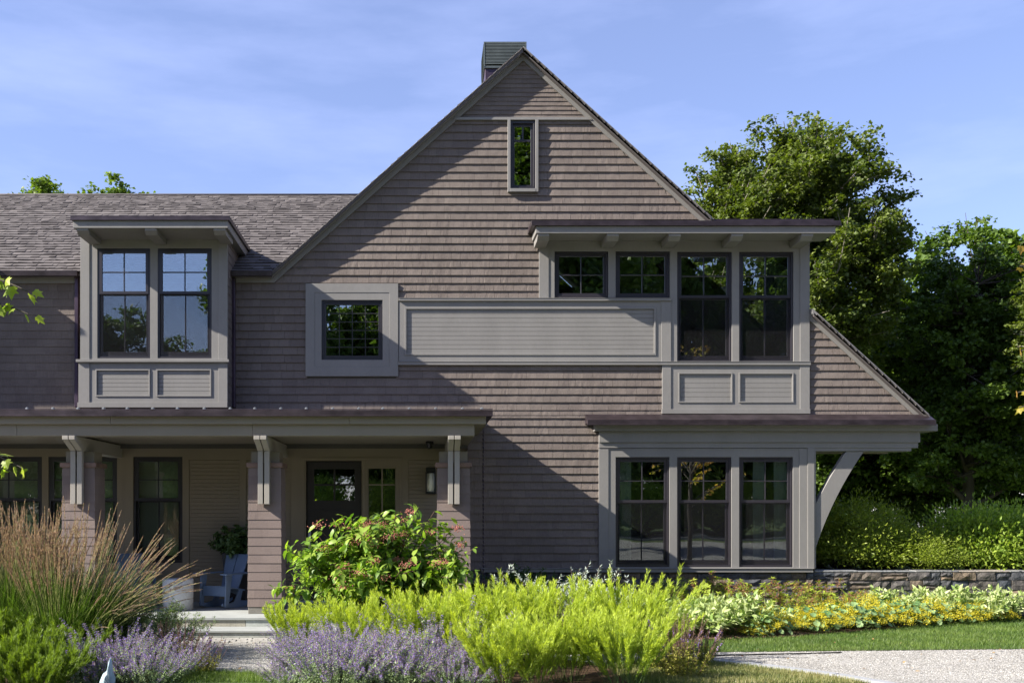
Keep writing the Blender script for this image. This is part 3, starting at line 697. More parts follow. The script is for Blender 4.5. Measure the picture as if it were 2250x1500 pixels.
# ================= GROUND =================
def sheet(m, pts, z):
    m.add([(x, y, z) for x, y in pts], [list(range(len(pts)))])
def gmat(name, ca, cb, cc, s1, s2, bump=.01, vor=None, rough=.95):
    """ground: three colours mixed by noise, optional pebble cells"""
    m = bpy.data.materials.new(name); m.use_nodes = True; nt = m.node_tree; N = nt.nodes.new; L = nt.links.new
    p = nt.nodes['Principled BSDF']; p.inputs['Roughness'].default_value = rough; p.inputs['Specular IOR Level'].default_value = .15
    tc = N('ShaderNodeTexCoord'); n1 = N('ShaderNodeTexNoise'); n1.inputs['Scale'].default_value = s1; n1.inputs['Detail'].default_value = 5; L(tc.outputs['Object'], n1.inputs[0])
    r = N('ShaderNodeValToRGB'); e = r.color_ramp.elements; e[0].position = .35; e[0].color = (*ca, 1); e[1].position = .65; e[1].color = (*cc, 1); k = e.new(.5); k.color = (*cb, 1)
    if vor:
        v = N('ShaderNodeTexVoronoi'); v.inputs['Scale'].default_value = vor; v.inputs['Randomness'].default_value = 1; L(tc.outputs['Object'], v.inputs[0])
        sp = N('ShaderNodeSeparateColor'); L(v.outputs['Color'], sp.inputs[0]); ad = N('ShaderNodeMath'); ad.operation = 'MULTIPLY_ADD'; ad.inputs[1].default_value = .55; L(sp.outputs[0], ad.inputs[0])
        m2 = N('ShaderNodeMath'); m2.operation = 'MULTIPLY'; m2.inputs[1].default_value = .45; L(n1.outputs['Fac'], m2.inputs[0]); L(m2.outputs[0], ad.inputs[2]); L(ad.outputs[0], r.inputs[0])
        b = N('ShaderNodeBump'); b.inputs['Distance'].default_value = bump; b.inputs['Strength'].default_value = 1; b.invert = True; L(v.outputs['Distance'], b.inputs['Height'])
    else:
        n2 = N('ShaderNodeTexNoise'); n2.inputs['Scale'].default_value = s2; n2.inputs['Detail'].default_value = 4; L(tc.outputs['Object'], n2.inputs[0])
        ad = N('ShaderNodeMath'); ad.operation = 'MULTIPLY_ADD'; ad.inputs[1].default_value = .5; L(n1.outputs['Fac'], ad.inputs[0]); m2 = N('ShaderNodeMath'); m2.operation = 'MULTIPLY'; m2.inputs[1].default_value = .5; L(n2.outputs['Fac'], m2.inputs[0]); L(m2.outputs[0], ad.inputs[2]); L(ad.outputs[0], r.inputs[0])
        b = N('ShaderNodeBump'); b.inputs['Distance'].default_value = bump; L(n2.outputs['Fac'], b.inputs['Height'])
    L(r.outputs[0], p.inputs['Base Color']); L(b.outputs[0], p.inputs['Normal']); return m
SOIL = gmat('grassy_soil', (.05, .075, .02), (.07, .10, .03), (.10, .11, .045), .8, 30, .02)
LAWN = gmat('lawn_ground', (.045, .08, .018), (.065, .105, .028), (.11, .12, .05), 1.1, 60, .02)
MULCH = gmat('bark_mulch', (.035, .02, .012), (.06, .036, .022), (.11, .07, .045), 9, 70, .03)
GRAV = gmat('pea_gravel', (.165, .158, .143), (.26, .254, .238), (.36, .352, .333), 1.2, 40, .008, vor=75)
PAV = gmat('cobble_paver_stone', (.20, .195, .18), (.27, .26, .24), (.33, .32, .30), 5, 60, .006)
BLUE = mat('bluestone', (.27, .285, .28), rough=.7, var=.12, scale=3, fine=(60, .08), bump=.001, bscale=80)
RISER = mat('riser_stone', (.33, .35, .33), (.27, .25, .20), rough=.8, var=.25, scale=2.5, fine=(40, .12), attr=1)
ASPH = gmat('asphalt', (.04, .04, .042), (.055, .055, .057), (.07, .07, .07), 2, 80, .004)
m = M(); n = 60; 
sheet(m, [(-300, -300), (300, -300), (300, 300), (-300, 300)], 0); tag(m.build('ground', SOIL), kind='structure')
m = M(); sheet(m, [(-12, 4.0), (-1.6, 10.6), (-1.6, 12.6), (-.6, 13.05), (-.6, 13.1), (-12, 13.1)], G-.004); sheet(m, [(-.6, 13.08), (-.6, 12.2), (2.2, 12.15), (12, 12.85), (16, 12.9), (16, 6), (5.6, 6), (4.6, 9.6), (4.15, 10.45), (3.6, 11.1), (3.1, 11.5), (2.6, 11.6), (2.0, 11.2), (-.6, 11.4)], G-.004)
tag(m.build('gravel_path', GRAV), kind='structure')
m = M(); sheet(m, [(-12, 13.08), (-.5, 13.08), (-.5, 13.7), (-12, 13.7)], G-.008); tag(m.build('path', MULCH), kind='structure')
m = M(); lawnA = [(2.2, 12.15), (12, 12.85), (16, 12.9), (16, 17), (9.3, 16.4), (9.0, 15.9), (7.3, 15.0), (5.9, 14.2), (5.0, 13.7), (3.5, 13.35), (2.2, 13.3)]
lawnB = [(2.0, 11.2), (2.6, 11.6), (3.1, 11.5), (3.6, 11.1), (4.15, 10.45), (4.6, 9.6), (5.6, 6), (2.0, 6)]
lawnC = [(-2.75, 9.0), (-1.0, 9.0), (-1.25, 10.55), (-2.35, 10.75)]
sheet(m, lawnA, G+.002); sheet(m, lawnB, G+.002); sheet(m, lawnC, G+.010); tag(m.build('lawn', LAWN), kind='structure')
m = M(); sheet(m, [(-.6, 12.2), (2.2, 12.15), (2.2, 13.3), (3.5, 13.35), (5.0, 13.7), (5.9, 14.2), (7.3, 15.0), (9.0, 15.9), (9.3, 16.4), (1.0, 16.4), (.6, 14.2), (.2, 13.3), (-.6, 13.1)], G+.006)
sheet(m, [(-2.0, 6), (2.0, 6), (2.0, 11.2), (1.0, 12.2), (-1.7, 12.3), (-1.5, 10.6)], G+.006); sheet(m, [(-7, 6), (-2.6, 6), (-2.25, 10.2), (-2.5, 11.6), (-3.2, 12.9), (-7, 12.9)], G+.006)
tag(m.build('mulch_bed', MULCH), kind='structure')
m = M(); sheet(m, [(.5, 5.9), (1, -26), (34, -24), (30, 5.9)], .03); tag(m.build('driveway', GRAV), kind='structure')
m = M(); sheet(m, [(-90, -33), (90, -28), (90, -36.5), (-90, -41.5)], .02); tag(m.build('road', ASPH), kind='structure')
m = M(); m.prism([(-90, -32.6), (90, -27.6), (90, -27.9), (-90, -32.9)], 'z', 0, .13); tag(m.build('kerb', PAV), kind='structure')
# raised ground behind the low wall
m = M(); m.prism([(6.3, 16.55), (40, 16.55), (40, 60), (6.3, 60)], 'z', 0, .74); tag(m.build('terrain', SOIL), kind='structure')
# cobbles
m = M(); rs = np.random.default_rng(4)
for r in range(4):
    y = 13.09+r*.115; x = -11-rs.random()*.1
    while x < -.55:
        w = rs.uniform(.16, .24); j = rs.uniform(-.006, .006, 4)
        m.box(x+.003, x+w-.003, y+.003, y+.112, G-.05, G+.012+j[0], 0, rs.random()); x += w
tag(m.build('cobblestone_paving', PAV, bevel=.008), kind='structure')
# granite kerb at the near lawn
m = M(); ed = [(3.1, 11.53), (3.65, 11.12), (4.2, 10.47), (4.65, 9.62)]
for a, b in zip(ed[:-1], ed[1:]):
    a = np.array(a); b = np.array(b); d = (b-a)/np.linalg.norm(b-a); nn = np.array([-d[1], d[0]])*-1; nn = nn if nn[0] > 0 else -nn
    q = [a+d*.004, b-d*.004, b-d*.004+nn*.11, a+d*.004+nn*.11]; m.prism([tuple(p) for p in q], 'z', G-.1, G+.02)
tag(m.build('granite_edging', mat('granite', (.27, .28, .30), rough=.8, var=.15, scale=40)), 'pale granite edging between the dry grass and the gravel drive', 'edging')
m = M(); P_ = [(X(px, y), y) for px, y in ((1560, 11.92), (1640, 11.98), (1700, 12.03), (1780, 12.1), (1850, 12.18))]
for a, b in zip(P_[:-1], P_[1:]): m.prism([a, b, (b[0], b[1]+.012), (a[0], a[1]+.012)], 'z', G-.05, G+.012)
tag(m.build('steel_edging', BLK), 'thin dark steel edging strip lying across the gravel drive', 'edging')
# porch slab and step
st = empty('stone_steps', (-2.5, 13.8, G), 'pale bluestone porch floor and front step with grey stone risers', 'steps')
m = M(); m.box(-12, .72, 13.98, 16.5, PZ-.035, PZ); m.build('porch_floor', BLUE, st, bevel=.004)
m = M(); xs = [-12, -8.3, -5.9, -4.2, -2.43, -.9, .70]
for i, (a, b) in enumerate(zip(xs[:-1], xs[1:])): m.box(a+.003, b-.003, 14.0, 14.3, G+.0, PZ-.036, 0, [.1, .6, .1, .85, 0, .4][i])
m.build('riser', RISER, st)
m = M(); m.box(-12, .72, 13.55, 14.0, .135, .165); m.build('tread', BLUE, st, bevel=.004)
m = M(); xs = [-12, -7.9, -5.2, -3.37, -.6, .70]
for i, (a, b) in enumerate(zip(xs[:-1], xs[1:])): m.box(a+.003, b-.003, 13.57, 13.9, G-.05, .134, 0, [.2, .6, .4, .15, .7][i])
m.build('riser', RISER, st)
# low stone wall to the right
lw = empty('stone_wall', (9, 16.3, G), 'low mixed grey and brown fieldstone wall behind the yellow flowers', 'wall')
m = M(); stones(m, X(1786, 16.2), 14.5, G-.08, .775, 16.22, .35, 11); m.build('wall_stones', [STN, MOR], lw)
m = M(); rs = np.random.default_rng(2); x = X(1786, 16.2)+.02
while x < 14.4:
    w = rs.uniform(.5, 1.2); e = min(x+w, 14.5); m.box(x+.004, e-.004, 16.195+rs.uniform(-.01, .01), 16.58, .775, .80+rs.uniform(-.012, .008), 0, rs.random()); x = e
m.build('coping', mat('coping_stone', (.16, .17, .18), (.30, .25, .20), rough=.8, var=.25, scale=4, attr=1, bump=.01, bscale=20), lw, bevel=.006)

# ================= PORCH THINGS =================
PBL = mat('blue_grey_plastic', (.105, .155, .24), rough=.45, var=.04)
def chair(name, loc, rz, label):
    c = empty(name, loc, label, 'rocking chair', 'flat board rocking chairs on the porch'); c.rotation_euler = (0, 0, rz); c.scale = (.88,)*3
    def P(m): return m
    hw = .27
    def slab(pts, x0, x1, nm):   # profile in (y,z), front = -y
        m = M(); m.prism(pts, 'x', x0, x1); m.V = [v for v in m.V]; return m.build(nm, PBL, None, bevel=.003)
    out = []
    def add(o, nm=None): o.parent = c; out.append(o); ORG[o.name] = (0, 0, 0); return o
    m = M(); m.box(-hw+.02, hw-.02, -.30, -.278, .21, .36); add(m.build('front_panel', PBL, None, bevel=.003))
    m = M(); m.prism([(-.30, .362), (-.30, .384), (.22, .30), (.22, .278)], 'x', -hw+.02, -.002); m.prism([(-.30, .362), (-.30, .384), (.22, .30), (.22, .278)], 'x', .002, hw-.02); add(m.build('seat', PBL, None, bevel=.003))
    for s in (-1, 1):
        m = M(); a, b = (s*.006, s*(hw-.02)); b0 = s*.17
        # back plank narrows downward
        V = [(a, .06, .27), (b0, .06, .22), (b, .33, .90), (a, .33, .90)]; V += [(x, y+.022, z-.004) for x, y, z in V]
        m.add(V, [(0, 1, 2, 3), (7, 6, 5, 4), (0, 4, 5, 1), (1, 5, 6, 2), (2, 6, 7, 3), (3, 7, 4, 0)]); add(m.build('back_plank', PBL, None, bevel=.002))
        x = s*hw; m = M(); m.prism([(-.36, .035), (-.27, .035), (-.17, .575), (-.33, .575)], 'x', x-.011, x+.011); add(m.build('front_leg', PBL, None, bevel=.003))
        m = M(); m.box(x-.075+.02*s, x+.075+.02*s, -.42, .34, .577, .599); add(m.build('armrest', PBL, None, bevel=.004))
        rk_ = [(-.40, .055), (-.25, .015), (-.05, .0), (.2, .01), (.42, .06), (.58, .13), (.56, .16), (.38, .10), (.1, .12), (.16, .30), (.05, .30), (-.06, .11), (-.25, .08), (-.38, .10)]
        m = M(); xx = x-s*.035; m.prism(rk_, 'x', xx-.011, xx+.011); add(m.build('rocker', PBL, None, bevel=.003))
        m = M(); m.prism([(.30, .36), (.36, .36), (.36, .577), (.28, .577)], 'x', x-.011, x+.011); add(m.build('arm_support', PBL, None, bevel=.003))
    return c
chair('rocking_chair', (-2.99, 15.50, PZ), R(-28), 'slate blue rocking chair beside the shingled porch column')
chair('rocking_chair', (X(296, 15.75), 15.75, PZ), R(30), 'shaded rocking chair half hidden behind the tall grass plumes')
m = M(); m.lathe([(.205, PZ), (.222, PZ+.01), (.225, PZ+.445), (.215, PZ+.46), (.0, PZ+.46)], X(391, 15.1), 15.1, 40)
tag(m.build('drum_table', mat('smooth_concrete', (.50, .51, .51), rough=.6, var=.18, scale=2.5, fine=(40, .06)), loc=(X(391, 15.1), 15.1, PZ)), 'pale concrete drum side table beside the blue rocking chair', 'side table')
# planter
pp = empty('potted_plant', (X(520, 16.0), 16.11, PZ), 'tall dark tapered pot of leafy plants against the porch wall', 'potted plant')
m = M(); cx, cy = X(520, 16.0), 16.11; V = []
for r, z in ((.14, PZ), (.215, PZ+.80), (.20, PZ+.80), (.19, PZ+.74)): V += [(cx-r, cy-r, z), (cx+r, cy-r, z), (cx+r, cy+r, z), (cx-r, cy+r, z)]
m.add(V, [(3, 2, 1, 0)]+[(4*k+i, 4*k+(i+1) % 4, 4*k+4+(i+1) % 4, 4*k+4+i) for k in range(3) for i in range(4)]+[(12, 13, 14, 15)]); m.build('pot', mat('dark_zinc', (.035, .035, .04), rough=.5), pp, bevel=.005)
# wall lantern
ln = empty('wall_lantern', (X(946, PB), PB-.05, Z(1060, PB)), 'black wall lantern with frosted cylinder beside the front door', 'lantern')
m = M(); fb(m, 936, 1029, 956, 1085, .02, -.02, PB); fb(m, 936, 1028, 957, 1038, .17, -.0, PB); fb(m, 935, 1081, 958, 1085, .17, 0, PB); fb(m, 935, 1038, 937, 1081, .17, .14, PB); fb(m, 955.5, 1038, 957.5, 1081, .17, .14, PB); m.build('frame', BLK, ln, bevel=.003)
m = M(); cx, cy = X(946, 16.25), PB-.09; m.lathe([(.058, Z(1080, 16.25)), (.058, Z(1039, 16.25))], cx, cy, 24); m.build('diffuser', WHT, ln)
# dome camera
m = M(); cx, cy = X(944, 15.6), 15.6; m.lathe([(.06, ZT+.02), (.065, ZT-.03), (.05, ZT-.032), (.046, ZT-.06), (.03, ZT-.085), (.0, ZT-.092)], cx, cy, 24)
tag(m.build('security_camera', BLK, loc=(cx, cy, ZT)), 'small black dome camera under the porch ceiling', 'camera')
# rain chain
m = M(); z = Z(945, 15.6); cx, cy = X(1062, 15.6), 15.6
while z > .12:
    m.lathe([(.006, z-.045), (.018, z), (.016, z), (.004, z-.04)], cx, cy, 8); m.box(cx-.002, cx+.002, cy-.002, cy+.002, z-.02, z+.016); z -= .062
tag(m.build('rain_chain', CU, loc=(cx, cy, Z(945, 15.6))), 'thin copper rain chain hanging from the porch roof corner', 'rain chain')
# garden ornament
m = M(); cx, cy = X(240, 9.4), 9.4; b0 = .0
prof = [(-.075, 0), (-.09, .12), (-.055, .20), (-.02, .225), (-.01, .255), (.0, .31), (.012, .345), (.022, .30), (.03, .22), (.055, .16), (.04, .0)]
for k, (d, s) in enumerate(((-.05, .55), (-.025, .9), (.0, 1.), (.025, .9), (.05, .55))): pass
rings = []; V = []; ks = [(-.055, .45), (-.03, .9), (0, 1.), (.03, .9), (.055, .45)]
for d, s in ks: V += [(cx+x*s, cy+d, G+z*(.6+.4*s)) for x, z in prof]
n = len(prof); m.add(V, [(k*n+i, k*n+(i+1) % n, (k+1)*n+(i+1) % n, (k+1)*n+i) for k in range(4) for i in range(n)], 0, None, True)
m.Fs.append((np.array([list(range(n))[::-1], list(range(4*n, 5*n))]), 0, np.full(2, .5, dtype=np.float32), False))
tag(m.build('garden_ornament', mat('blue_grey_stone', (.30, .40, .46), rough=.5, var=.3, scale=9), loc=(cx, cy, G)), 'pale blue grey pointed stone ornament standing in the purple catmint', 'ornament')

# ================= NEIGHBOUR HOUSE =================
nh = empty('neighbour_house', (31.0, 60, 0), 'white house with grey roof glimpsed between the far trees', 'house')
NW = mat('white_clapboard', (.42, .42, .41), rough=.6); m = M()
for i in range(22): m.box(27.6, 34.5, 60-.01*(i % 2)-.0, 66, .2*i, .2*i+.197)
m.build('wall', NW, nh)
m = M(); m.prism([(27.2, 4.3), (31.05, 7.2), (34.9, 4.3), (34.9, 4.5), (31.05, 7.45), (27.2, 4.5)], 'y', 59.6, 66.4); m.prism([(27.7, 4.35), (31.05, 7.1), (34.4, 4.35)], 'y', 60, 60.1); m.build('roof', mat('grey_roof', (.18, .19, .21), rough=.8), nh)
for x in (28.6, 30.6, 32.8):
    m = M(); m.box(x, x+.9, 59.95, 59.985, 1.2, 2.7); w0 = m.build('window', mat('dark_pane', (.03, .035, .04), rough=.1), nh)
    m = M(); m.box(x-.08, x+.98, 59.93, 59.949, 1.9, 1.98); m.box(x-.1, x, 59.93, 59.985, 1.1, 2.8); m.box(x+.9, x+1.0, 59.93, 59.985, 1.1, 2.8); m.build('frame', NW, w0)
# ================= PLANTS =================
def leafmat(name, a, b, tr=.4, rough=.5, spec=.35, tcol=(1.1, 1.25, .45), var=.12):
    return mat(name, a, b, rough=rough, var=var, scale=2, spec=spec, transl=tr, tcol=tcol, attr=1)
def unit(v): return v/(np.linalg.norm(v, axis=-1, keepdims=True)+1e-9)
def leaves(m, P, Dr, N_, Ln, Wd, fold=.0, droop=0., mi=0, rnd=None, wide=.45, rs=rng, big=False):
    """one folded leaf (two quads) per row; P base, Dr direction, N_ rough normal"""
    P = np.asarray(P); n = len(P)
    if n == 0: return
    Dr = unit(Dr); Sd = unit(np.cross(Dr, N_)); Nn = np.cross(Sd, Dr)
    Ln = np.broadcast_to(Ln, (n,))[:, None]; Wd = np.broadcast_to(Wd, (n,))[:, None]
    if rnd is None: rnd = rs.random(n)
    if fold and big:
        W2 = Wd*.5; g = lambda t, w, s: P+Dr*Ln*t*(1-.12*droop*t)-Nn*Ln*droop*t*t+Sd*W2*w*s+Nn*Wd*fold*w
        V = np.stack([P, g(.22, .78, 1), g(.22, 0, 1), g(.22, .78, -1), g(.58, .82, 1), g(.58, 0, 1), g(.58, .82, -1), g(1, 0, 1)], 1).reshape(-1, 3); b = np.arange(n)[:, None]*8
        m.add(V, np.concatenate([b+np.array([[1, 2, 5, 4]]), b+np.array([[2, 3, 6, 5]])]), mi, np.concatenate([rnd]*2), True)
        f3 = np.concatenate([b+np.array([t]) for t in ((0, 2, 1), (0, 3, 2), (4, 5, 7), (5, 6, 7))])-0+(m.n-len(V)); m.Fs.append((f3, mi, np.concatenate([rnd]*4).astype(np.float32), True)); return
    if fold:
        mid = P+Dr*Ln*.5+Nn*Ln*droop*.0; tip = P+Dr*Ln-Nn*Ln*droop
        Lf = P+Dr*Ln*wide+Sd*Wd*.5+Nn*Wd*fold; Rt = P+Dr*Ln*wide-Sd*Wd*.5+Nn*Wd*fold
        V = np.stack([P, Lf, tip, mid, Rt], 1).reshape(-1, 3); b = np.arange(n)[:, None]*5
        Fc = np.concatenate([b+np.array([[0, 3, 2, 1]]), b+np.array([[0, 4, 2, 3]])]); m.add(V, Fc, mi, np.concatenate([rnd, rnd]))
    else:
        V = np.stack([P, P+Dr*Ln*wide+Sd*Wd*.5, P+Dr*Ln-Nn*Ln*droop, P+Dr*Ln*wide-Sd*Wd*.5], 1).reshape(-1, 3); b = np.arange(n)[:, None]*4
        m.add(V, b+np.array([[0, 1, 2, 3]]), mi, rnd)
def strands(m, paths, rad, mi=0, rnd=.5, sides=3):
    """paths (n,k,3) thin tubes, all at once"""
    Pt = np.asarray(paths); n, k, _ = Pt.shape; rad = np.broadcast_to(rad, (n, k))
    T = unit(np.gradient(Pt, axis=1)); ref = np.array([.31, .77, .05]); A = unit(np.cross(T, ref)); B = np.cross(T, A); a = np.arange(sides)*2*np.pi/sides
    V = Pt[:, :, None]+rad[:, :, None, None]*(A[:, :, None]*np.cos(a)[:, None]+B[:, :, None]*np.sin(a)[:, None])
    idx = np.arange(n)[:, None, None]*k*sides+np.arange(k-1)[None, :, None]*sides; j = np.arange(sides)[None, None]
    q = np.stack([idx+j, idx+(j+1) % sides, idx+sides+(j+1) % sides, idx+sides+j], -1).reshape(-1, 4)
    r = np.repeat(np.broadcast_to(rnd, (n,)), (k-1)*sides); m.add(V.reshape(-1, 3), q, mi, r, True)
def arcs(base, dirh, lean, length, k=8, curve=.6):
    """stems rising from base and bending towards horizontal direction dirh"""
    t = np.linspace(0, 1, k)[None, :, None]; n = len(base); lean = np.broadcast_to(lean, (n,))[:, None, None]; length = np.broadcast_to(length, (n,))[:, None, None]; curve = np.broadcast_to(curve, (n,))[:, None, None]
    ang = lean+curve*t; dh = dirh[:, None, :]
    step = np.concatenate([dh*np.sin(ang), np.cos(ang)*np.ones((n, k, 1))], -1); 
    P = np.cumsum(step*length/(k-1), axis=1); P = P-P[:, :1]; return P+base[:, None, :]
def at_(paths, t):
    """points and tangents of path i at parameter t (n,) each"""
    n, k, _ = paths.shape; f = np.clip(t, 0, .9999)*(k-1); i = f.astype(int); r = (f-i)[:, None]; a = np.arange(n)
    p0, p1 = paths[a, i], paths[a, i+1]; return p0+(p1-p0)*r, unit(p1-p0)
def disc(n, r, rs): a = rs.uniform(0, 2*np.pi, n); q = r*np.sqrt(rs.random(n)); return np.stack([q*np.cos(a), q*np.sin(a)], 1)
def perp(T, rs): v = rs.normal(size=T.shape); return unit(v-T*(v*T).sum(-1, keepdims=True))
def clump_paths(n, r, h, rs, spread=.35, curve=.25, k=8, hv=.15):
    b2 = disc(n, r, rs); base = np.concatenate([b2, np.zeros((n, 1))], 1); dh = unit(b2+rs.normal(0, r*.25, (n, 2))); d = np.linalg.norm(b2, axis=1)/r
    return arcs(base, dh, spread*d+rs.normal(0, .04, n), h*(1+rs.uniform(-hv, hv*.6, n)), k, curve*d)
GST = mat('green_stem', (.10, .16, .04), rough=.6)
# --- feathery amsonia ---
AM = leafmat('amsonia_leaf', (.18, .29, .035), (.50, .59, .075), tr=.45, tcol=(1.15, 1.15, .35))
AMD = leafmat('amsonia_leaf_deep', (.04, .09, .014), (.19, .27, .03), tr=.42, tcol=(1.15, 1.2, .4))
def amsonia(seed, n=38, r=.22, h=.95, spread=.42, nl=190, mt=None):
    rs = np.random.default_rng(seed); m = M(); P = clump_paths(n, r, h, rs, spread, .25, hv=.22)
    # side branchlets near the tops
    ex = []
    for s in range(2):
        t = rs.uniform(.35, .75, n); b, T = at_(P, t); d = unit(T+perp(T, rs)*.36); L_ = h*rs.uniform(.25, .42, n)
        k = np.linspace(0, 1, 8)[None, :, None]; ex.append(b[:, None]+d[:, None]*L_[:, None, None]*k+np.array([0, 0, 1.])*(k**2)*L_[:, None, None]*.25)
    strands(m, P, np.linspace(.004, .0018, 8)[None], 1)
    for e in ex: strands(m, e, .0018, 1)
    for pth, cnt, t0 in [(P, nl, .2)]+[(e, 85, .05) for e in ex]:
        pp_ = np.repeat(pth, cnt, axis=0); t = t0+(1-t0)*rs.random(len(pp_))**.75; b, T = at_(pp_, t)
        d = unit(T*rs.uniform(1.1, 2.0, (len(b), 1))+perp(T, rs)*.8); d[:, 2] -= .0
        L_ = (.040+.042*(1-np.abs(t-.6)))*rs.uniform(.8, 1.2, len(b)); rn = np.clip(t*.8+rs.uniform(-.15, .25, len(b)), 0, 1)
        leaves(m, b, d, perp(d, rs), L_, .0066, rnd=rn, droop=.12, rs=rs)
    return m
def plant(m, name, mats, label, cat, group, loc, rz=0, sc=1.0):
    o = m.build(name, mats, None); o.location = loc; o.rotation_euler = (0, 0, rz); o.scale = (sc,)*3; ORG[o.name] = tuple(loc); return tag(o, label, cat, group)
def again(o, loc, rz, sc, label, tilt=(0, 0)):
    c = o.copy(); C.objects.link(c); c.location = loc; c.rotation_euler = (tilt[0], tilt[1], rz); c.scale = (sc,)*3 if not isinstance(sc, tuple) else sc; c['label'] = label; return c
ag = 'feathery chartreuse amsonia clumps across the front bed'
A1 = amsonia(1); A2 = amsonia(2, 42, .26, .9, .6); A3 = amsonia(3, 32, .18, 1.0, .5)
apos = [(775, 11.3, .80, 0, 'under the left edge of the flowering shrub'), (655, 11.9, .68, 0, 'at the far left end, nearest the steps'), (905, 11.2, .85, 2, 'with one stem rising before the berry clusters'), (1010, 10.9, .86, 1, 'behind the tall lavender spikes of catmint'),
        (1105, 11.3, .98, 0, 'tallest, just below the rain chain'), (1110, 9.75, .80, 1, 'at the bottom edge right of the catmint'), (1200, 11.5, .95, 2, 'before the silver sage'), (1245, 10.15, .78, 0, 'left of the dark gap near the bottom edge'),
        (1372, 11.5, .98, 2, 'with an upright peak before the green laurel'), (1375, 9.95, .82, 1, 'splaying outwards at the bottom edge by the gravel'), (1335, 11.1, .76, 0, 'between the brown salvia spikes and the dark gap'), (1405, 11.2, .80, 1, 'rightmost, leaning over the brown seed heads'),
        (860, 10.9, .66, 1, 'low behind the middle of the purple catmint'), (970, 11.6, .84, 2, 'against the foot of the third porch column'), (1180, 9.7, .62, 2, 'low at the bottom edge left of the splayed clump')]
pro = {}
for i, (px, y, s, v, lb) in enumerate(apos):
    lb = 'chartreuse feathery clump '+lb; loc = (X(px, y), y, G); s *= .94
    if v not in pro: pro[v] = plant((A1, A2, A3)[v], 'amsonia_plant', [AM, GST], lb, 'plant', ag, loc, i*1.3, s)
    else: again(pro[v], loc, i*1.37, s, lb)
pro = {}; A4 = amsonia(7, 34, .22, .60, .7)
for i, (px, y, s, lb) in enumerate([(30, 9.9, .92, 'at the bottom left corner'), (105, 9.6, .78, 'in front of the tall grasses at the lower left'), (140, 10.6, .86, 'with upright plumes beside the tall grass base'), (-30, 10.6, 1.02, 'cut by the left edge of the picture'), (20, 10.9, .98, 'with a lone tall plume before the grass stems'), (75, 9.2, .7, 'lowest at the left beside the pointed ornament')]):
    lb = 'green feathery clump '+lb; loc = (X(px, y), y, G)
    if 0 not in pro: pro[0] = plant(A4, 'amsonia_plant', [AMD, GST], lb, 'plant', 'green amsonia clumps at the lower left', loc, i, s)
    else: again(pro[0], loc, i*1.7, s, lb)
# --- catmint ---
CM = leafmat('catmint_leaf', (.16, .24, .10), (.30, .38, .20), tr=.3, tcol=(1, 1.1, .6)); CF = leafmat('catmint_flower', (.15, .09, .38), (.37, .28, .58), tr=.3, tcol=(1, 1, 1)); CX = leafmat('catmint_calyx', (.22, .16, .18), (.44, .35, .32), tr=.3, tcol=(1, 1, 1))
def catmint(seed, n=105, r=.28, h=.58, spread=.75):
    rs = np.random.default_rng(seed); m = M(); P = clump_paths(n, r, h, rs, spread, .1, hv=.5); P += (rs.normal(0, .16, (len(P), 1, 3))*np.array([1, 1, .3])*h)*np.linspace(0, 1, 8)[None, :, None]**1.5; strands(m, P, .0016, 1)
    q = np.repeat(P, 80, 0); t = rs.uniform(.05, .85, len(q)); b, T = at_(q, t); leaves(m, b, T*.3+perp(T, rs), perp(T, rs)+np.array([0, 0, 1]), rs.uniform(.014, .03, len(b)), rs.uniform(.008, .014, len(b)), rs=rs)
    # whorled flower spikes
    wh = 11; q = np.repeat(P, wh*12, 0); wi = np.tile(np.repeat(np.arange(wh), 12), len(P)); t = .60+.40*(wi/(wh-1))**1.0+rs.normal(0, .006, len(q)); b, T = at_(q, t); rr = (.019*(1.1-.75*(wi/wh)))[:, None]
    d = perp(T, rs); b = b+d*rr*rs.uniform(.3, 1.1, (len(b), 1)); sel = rs.random(len(b)) < .56
    for s_, mi in ((sel, 2), (~sel, 3)):
        k = s_.sum(); leaves(m, b[s_], d[s_]+T[s_]*.5, perp(T[s_], rs), rs.uniform(.008, .015, k), rs.uniform(.006, .011, k), mi=mi, rs=rs)
    return m
cg = 'purple catmint mounds along the front edge'
K1, K2 = catmint(1), catmint(2, 115, .32, .5, .85); pro = {}
for i, (px, y, s, v, lb) in enumerate([(250, 10.4, .86, 0, 'behind the pointed ornament'), (320, 10.0, .82, 1, 'just right of the pointed ornament'), (392, 10.5, .56, 0, 'thinning out beside the gravel path'), (190, 9.9, .80, 1, 'left of the ornament under the green plumes'), (690, 10.7, .80, 0, 'leftmost of the middle bed, spilling over the gravel'), (640, 9.9, .50, 1, 'low at the bottom edge by the gravel'),
        (730, 10.2, .92, 1, 'broad and pale, left of the middle bed centre'), (800, 10.5, .9, 0, 'in the middle before the chartreuse clumps'), (860, 9.9, .96, 1, 'at the bottom edge in the centre'), (950, 10.25, .88, 0, 'rightmost of the middle bed'), (975, 10.9, 1.12, 0, 'with the tallest lavender spikes, set among chartreuse plumes'), (740, 9.6, .9, 0, 'lowest, cut by the bottom edge'), (1000, 9.7, .72, 1, 'low at the foot of the chartreuse clumps')]):
    lb = 'purple flowered catmint '+lb; loc = (X(px, y), y, G)
    if v not in pro: pro[v] = plant((K1, K2)[v], 'catmint_plant', [CM, GST, CF, CX], lb, 'plant', cg, loc, i*1.1, s)
    else: again(pro[v], loc, i*1.9, s, lb)
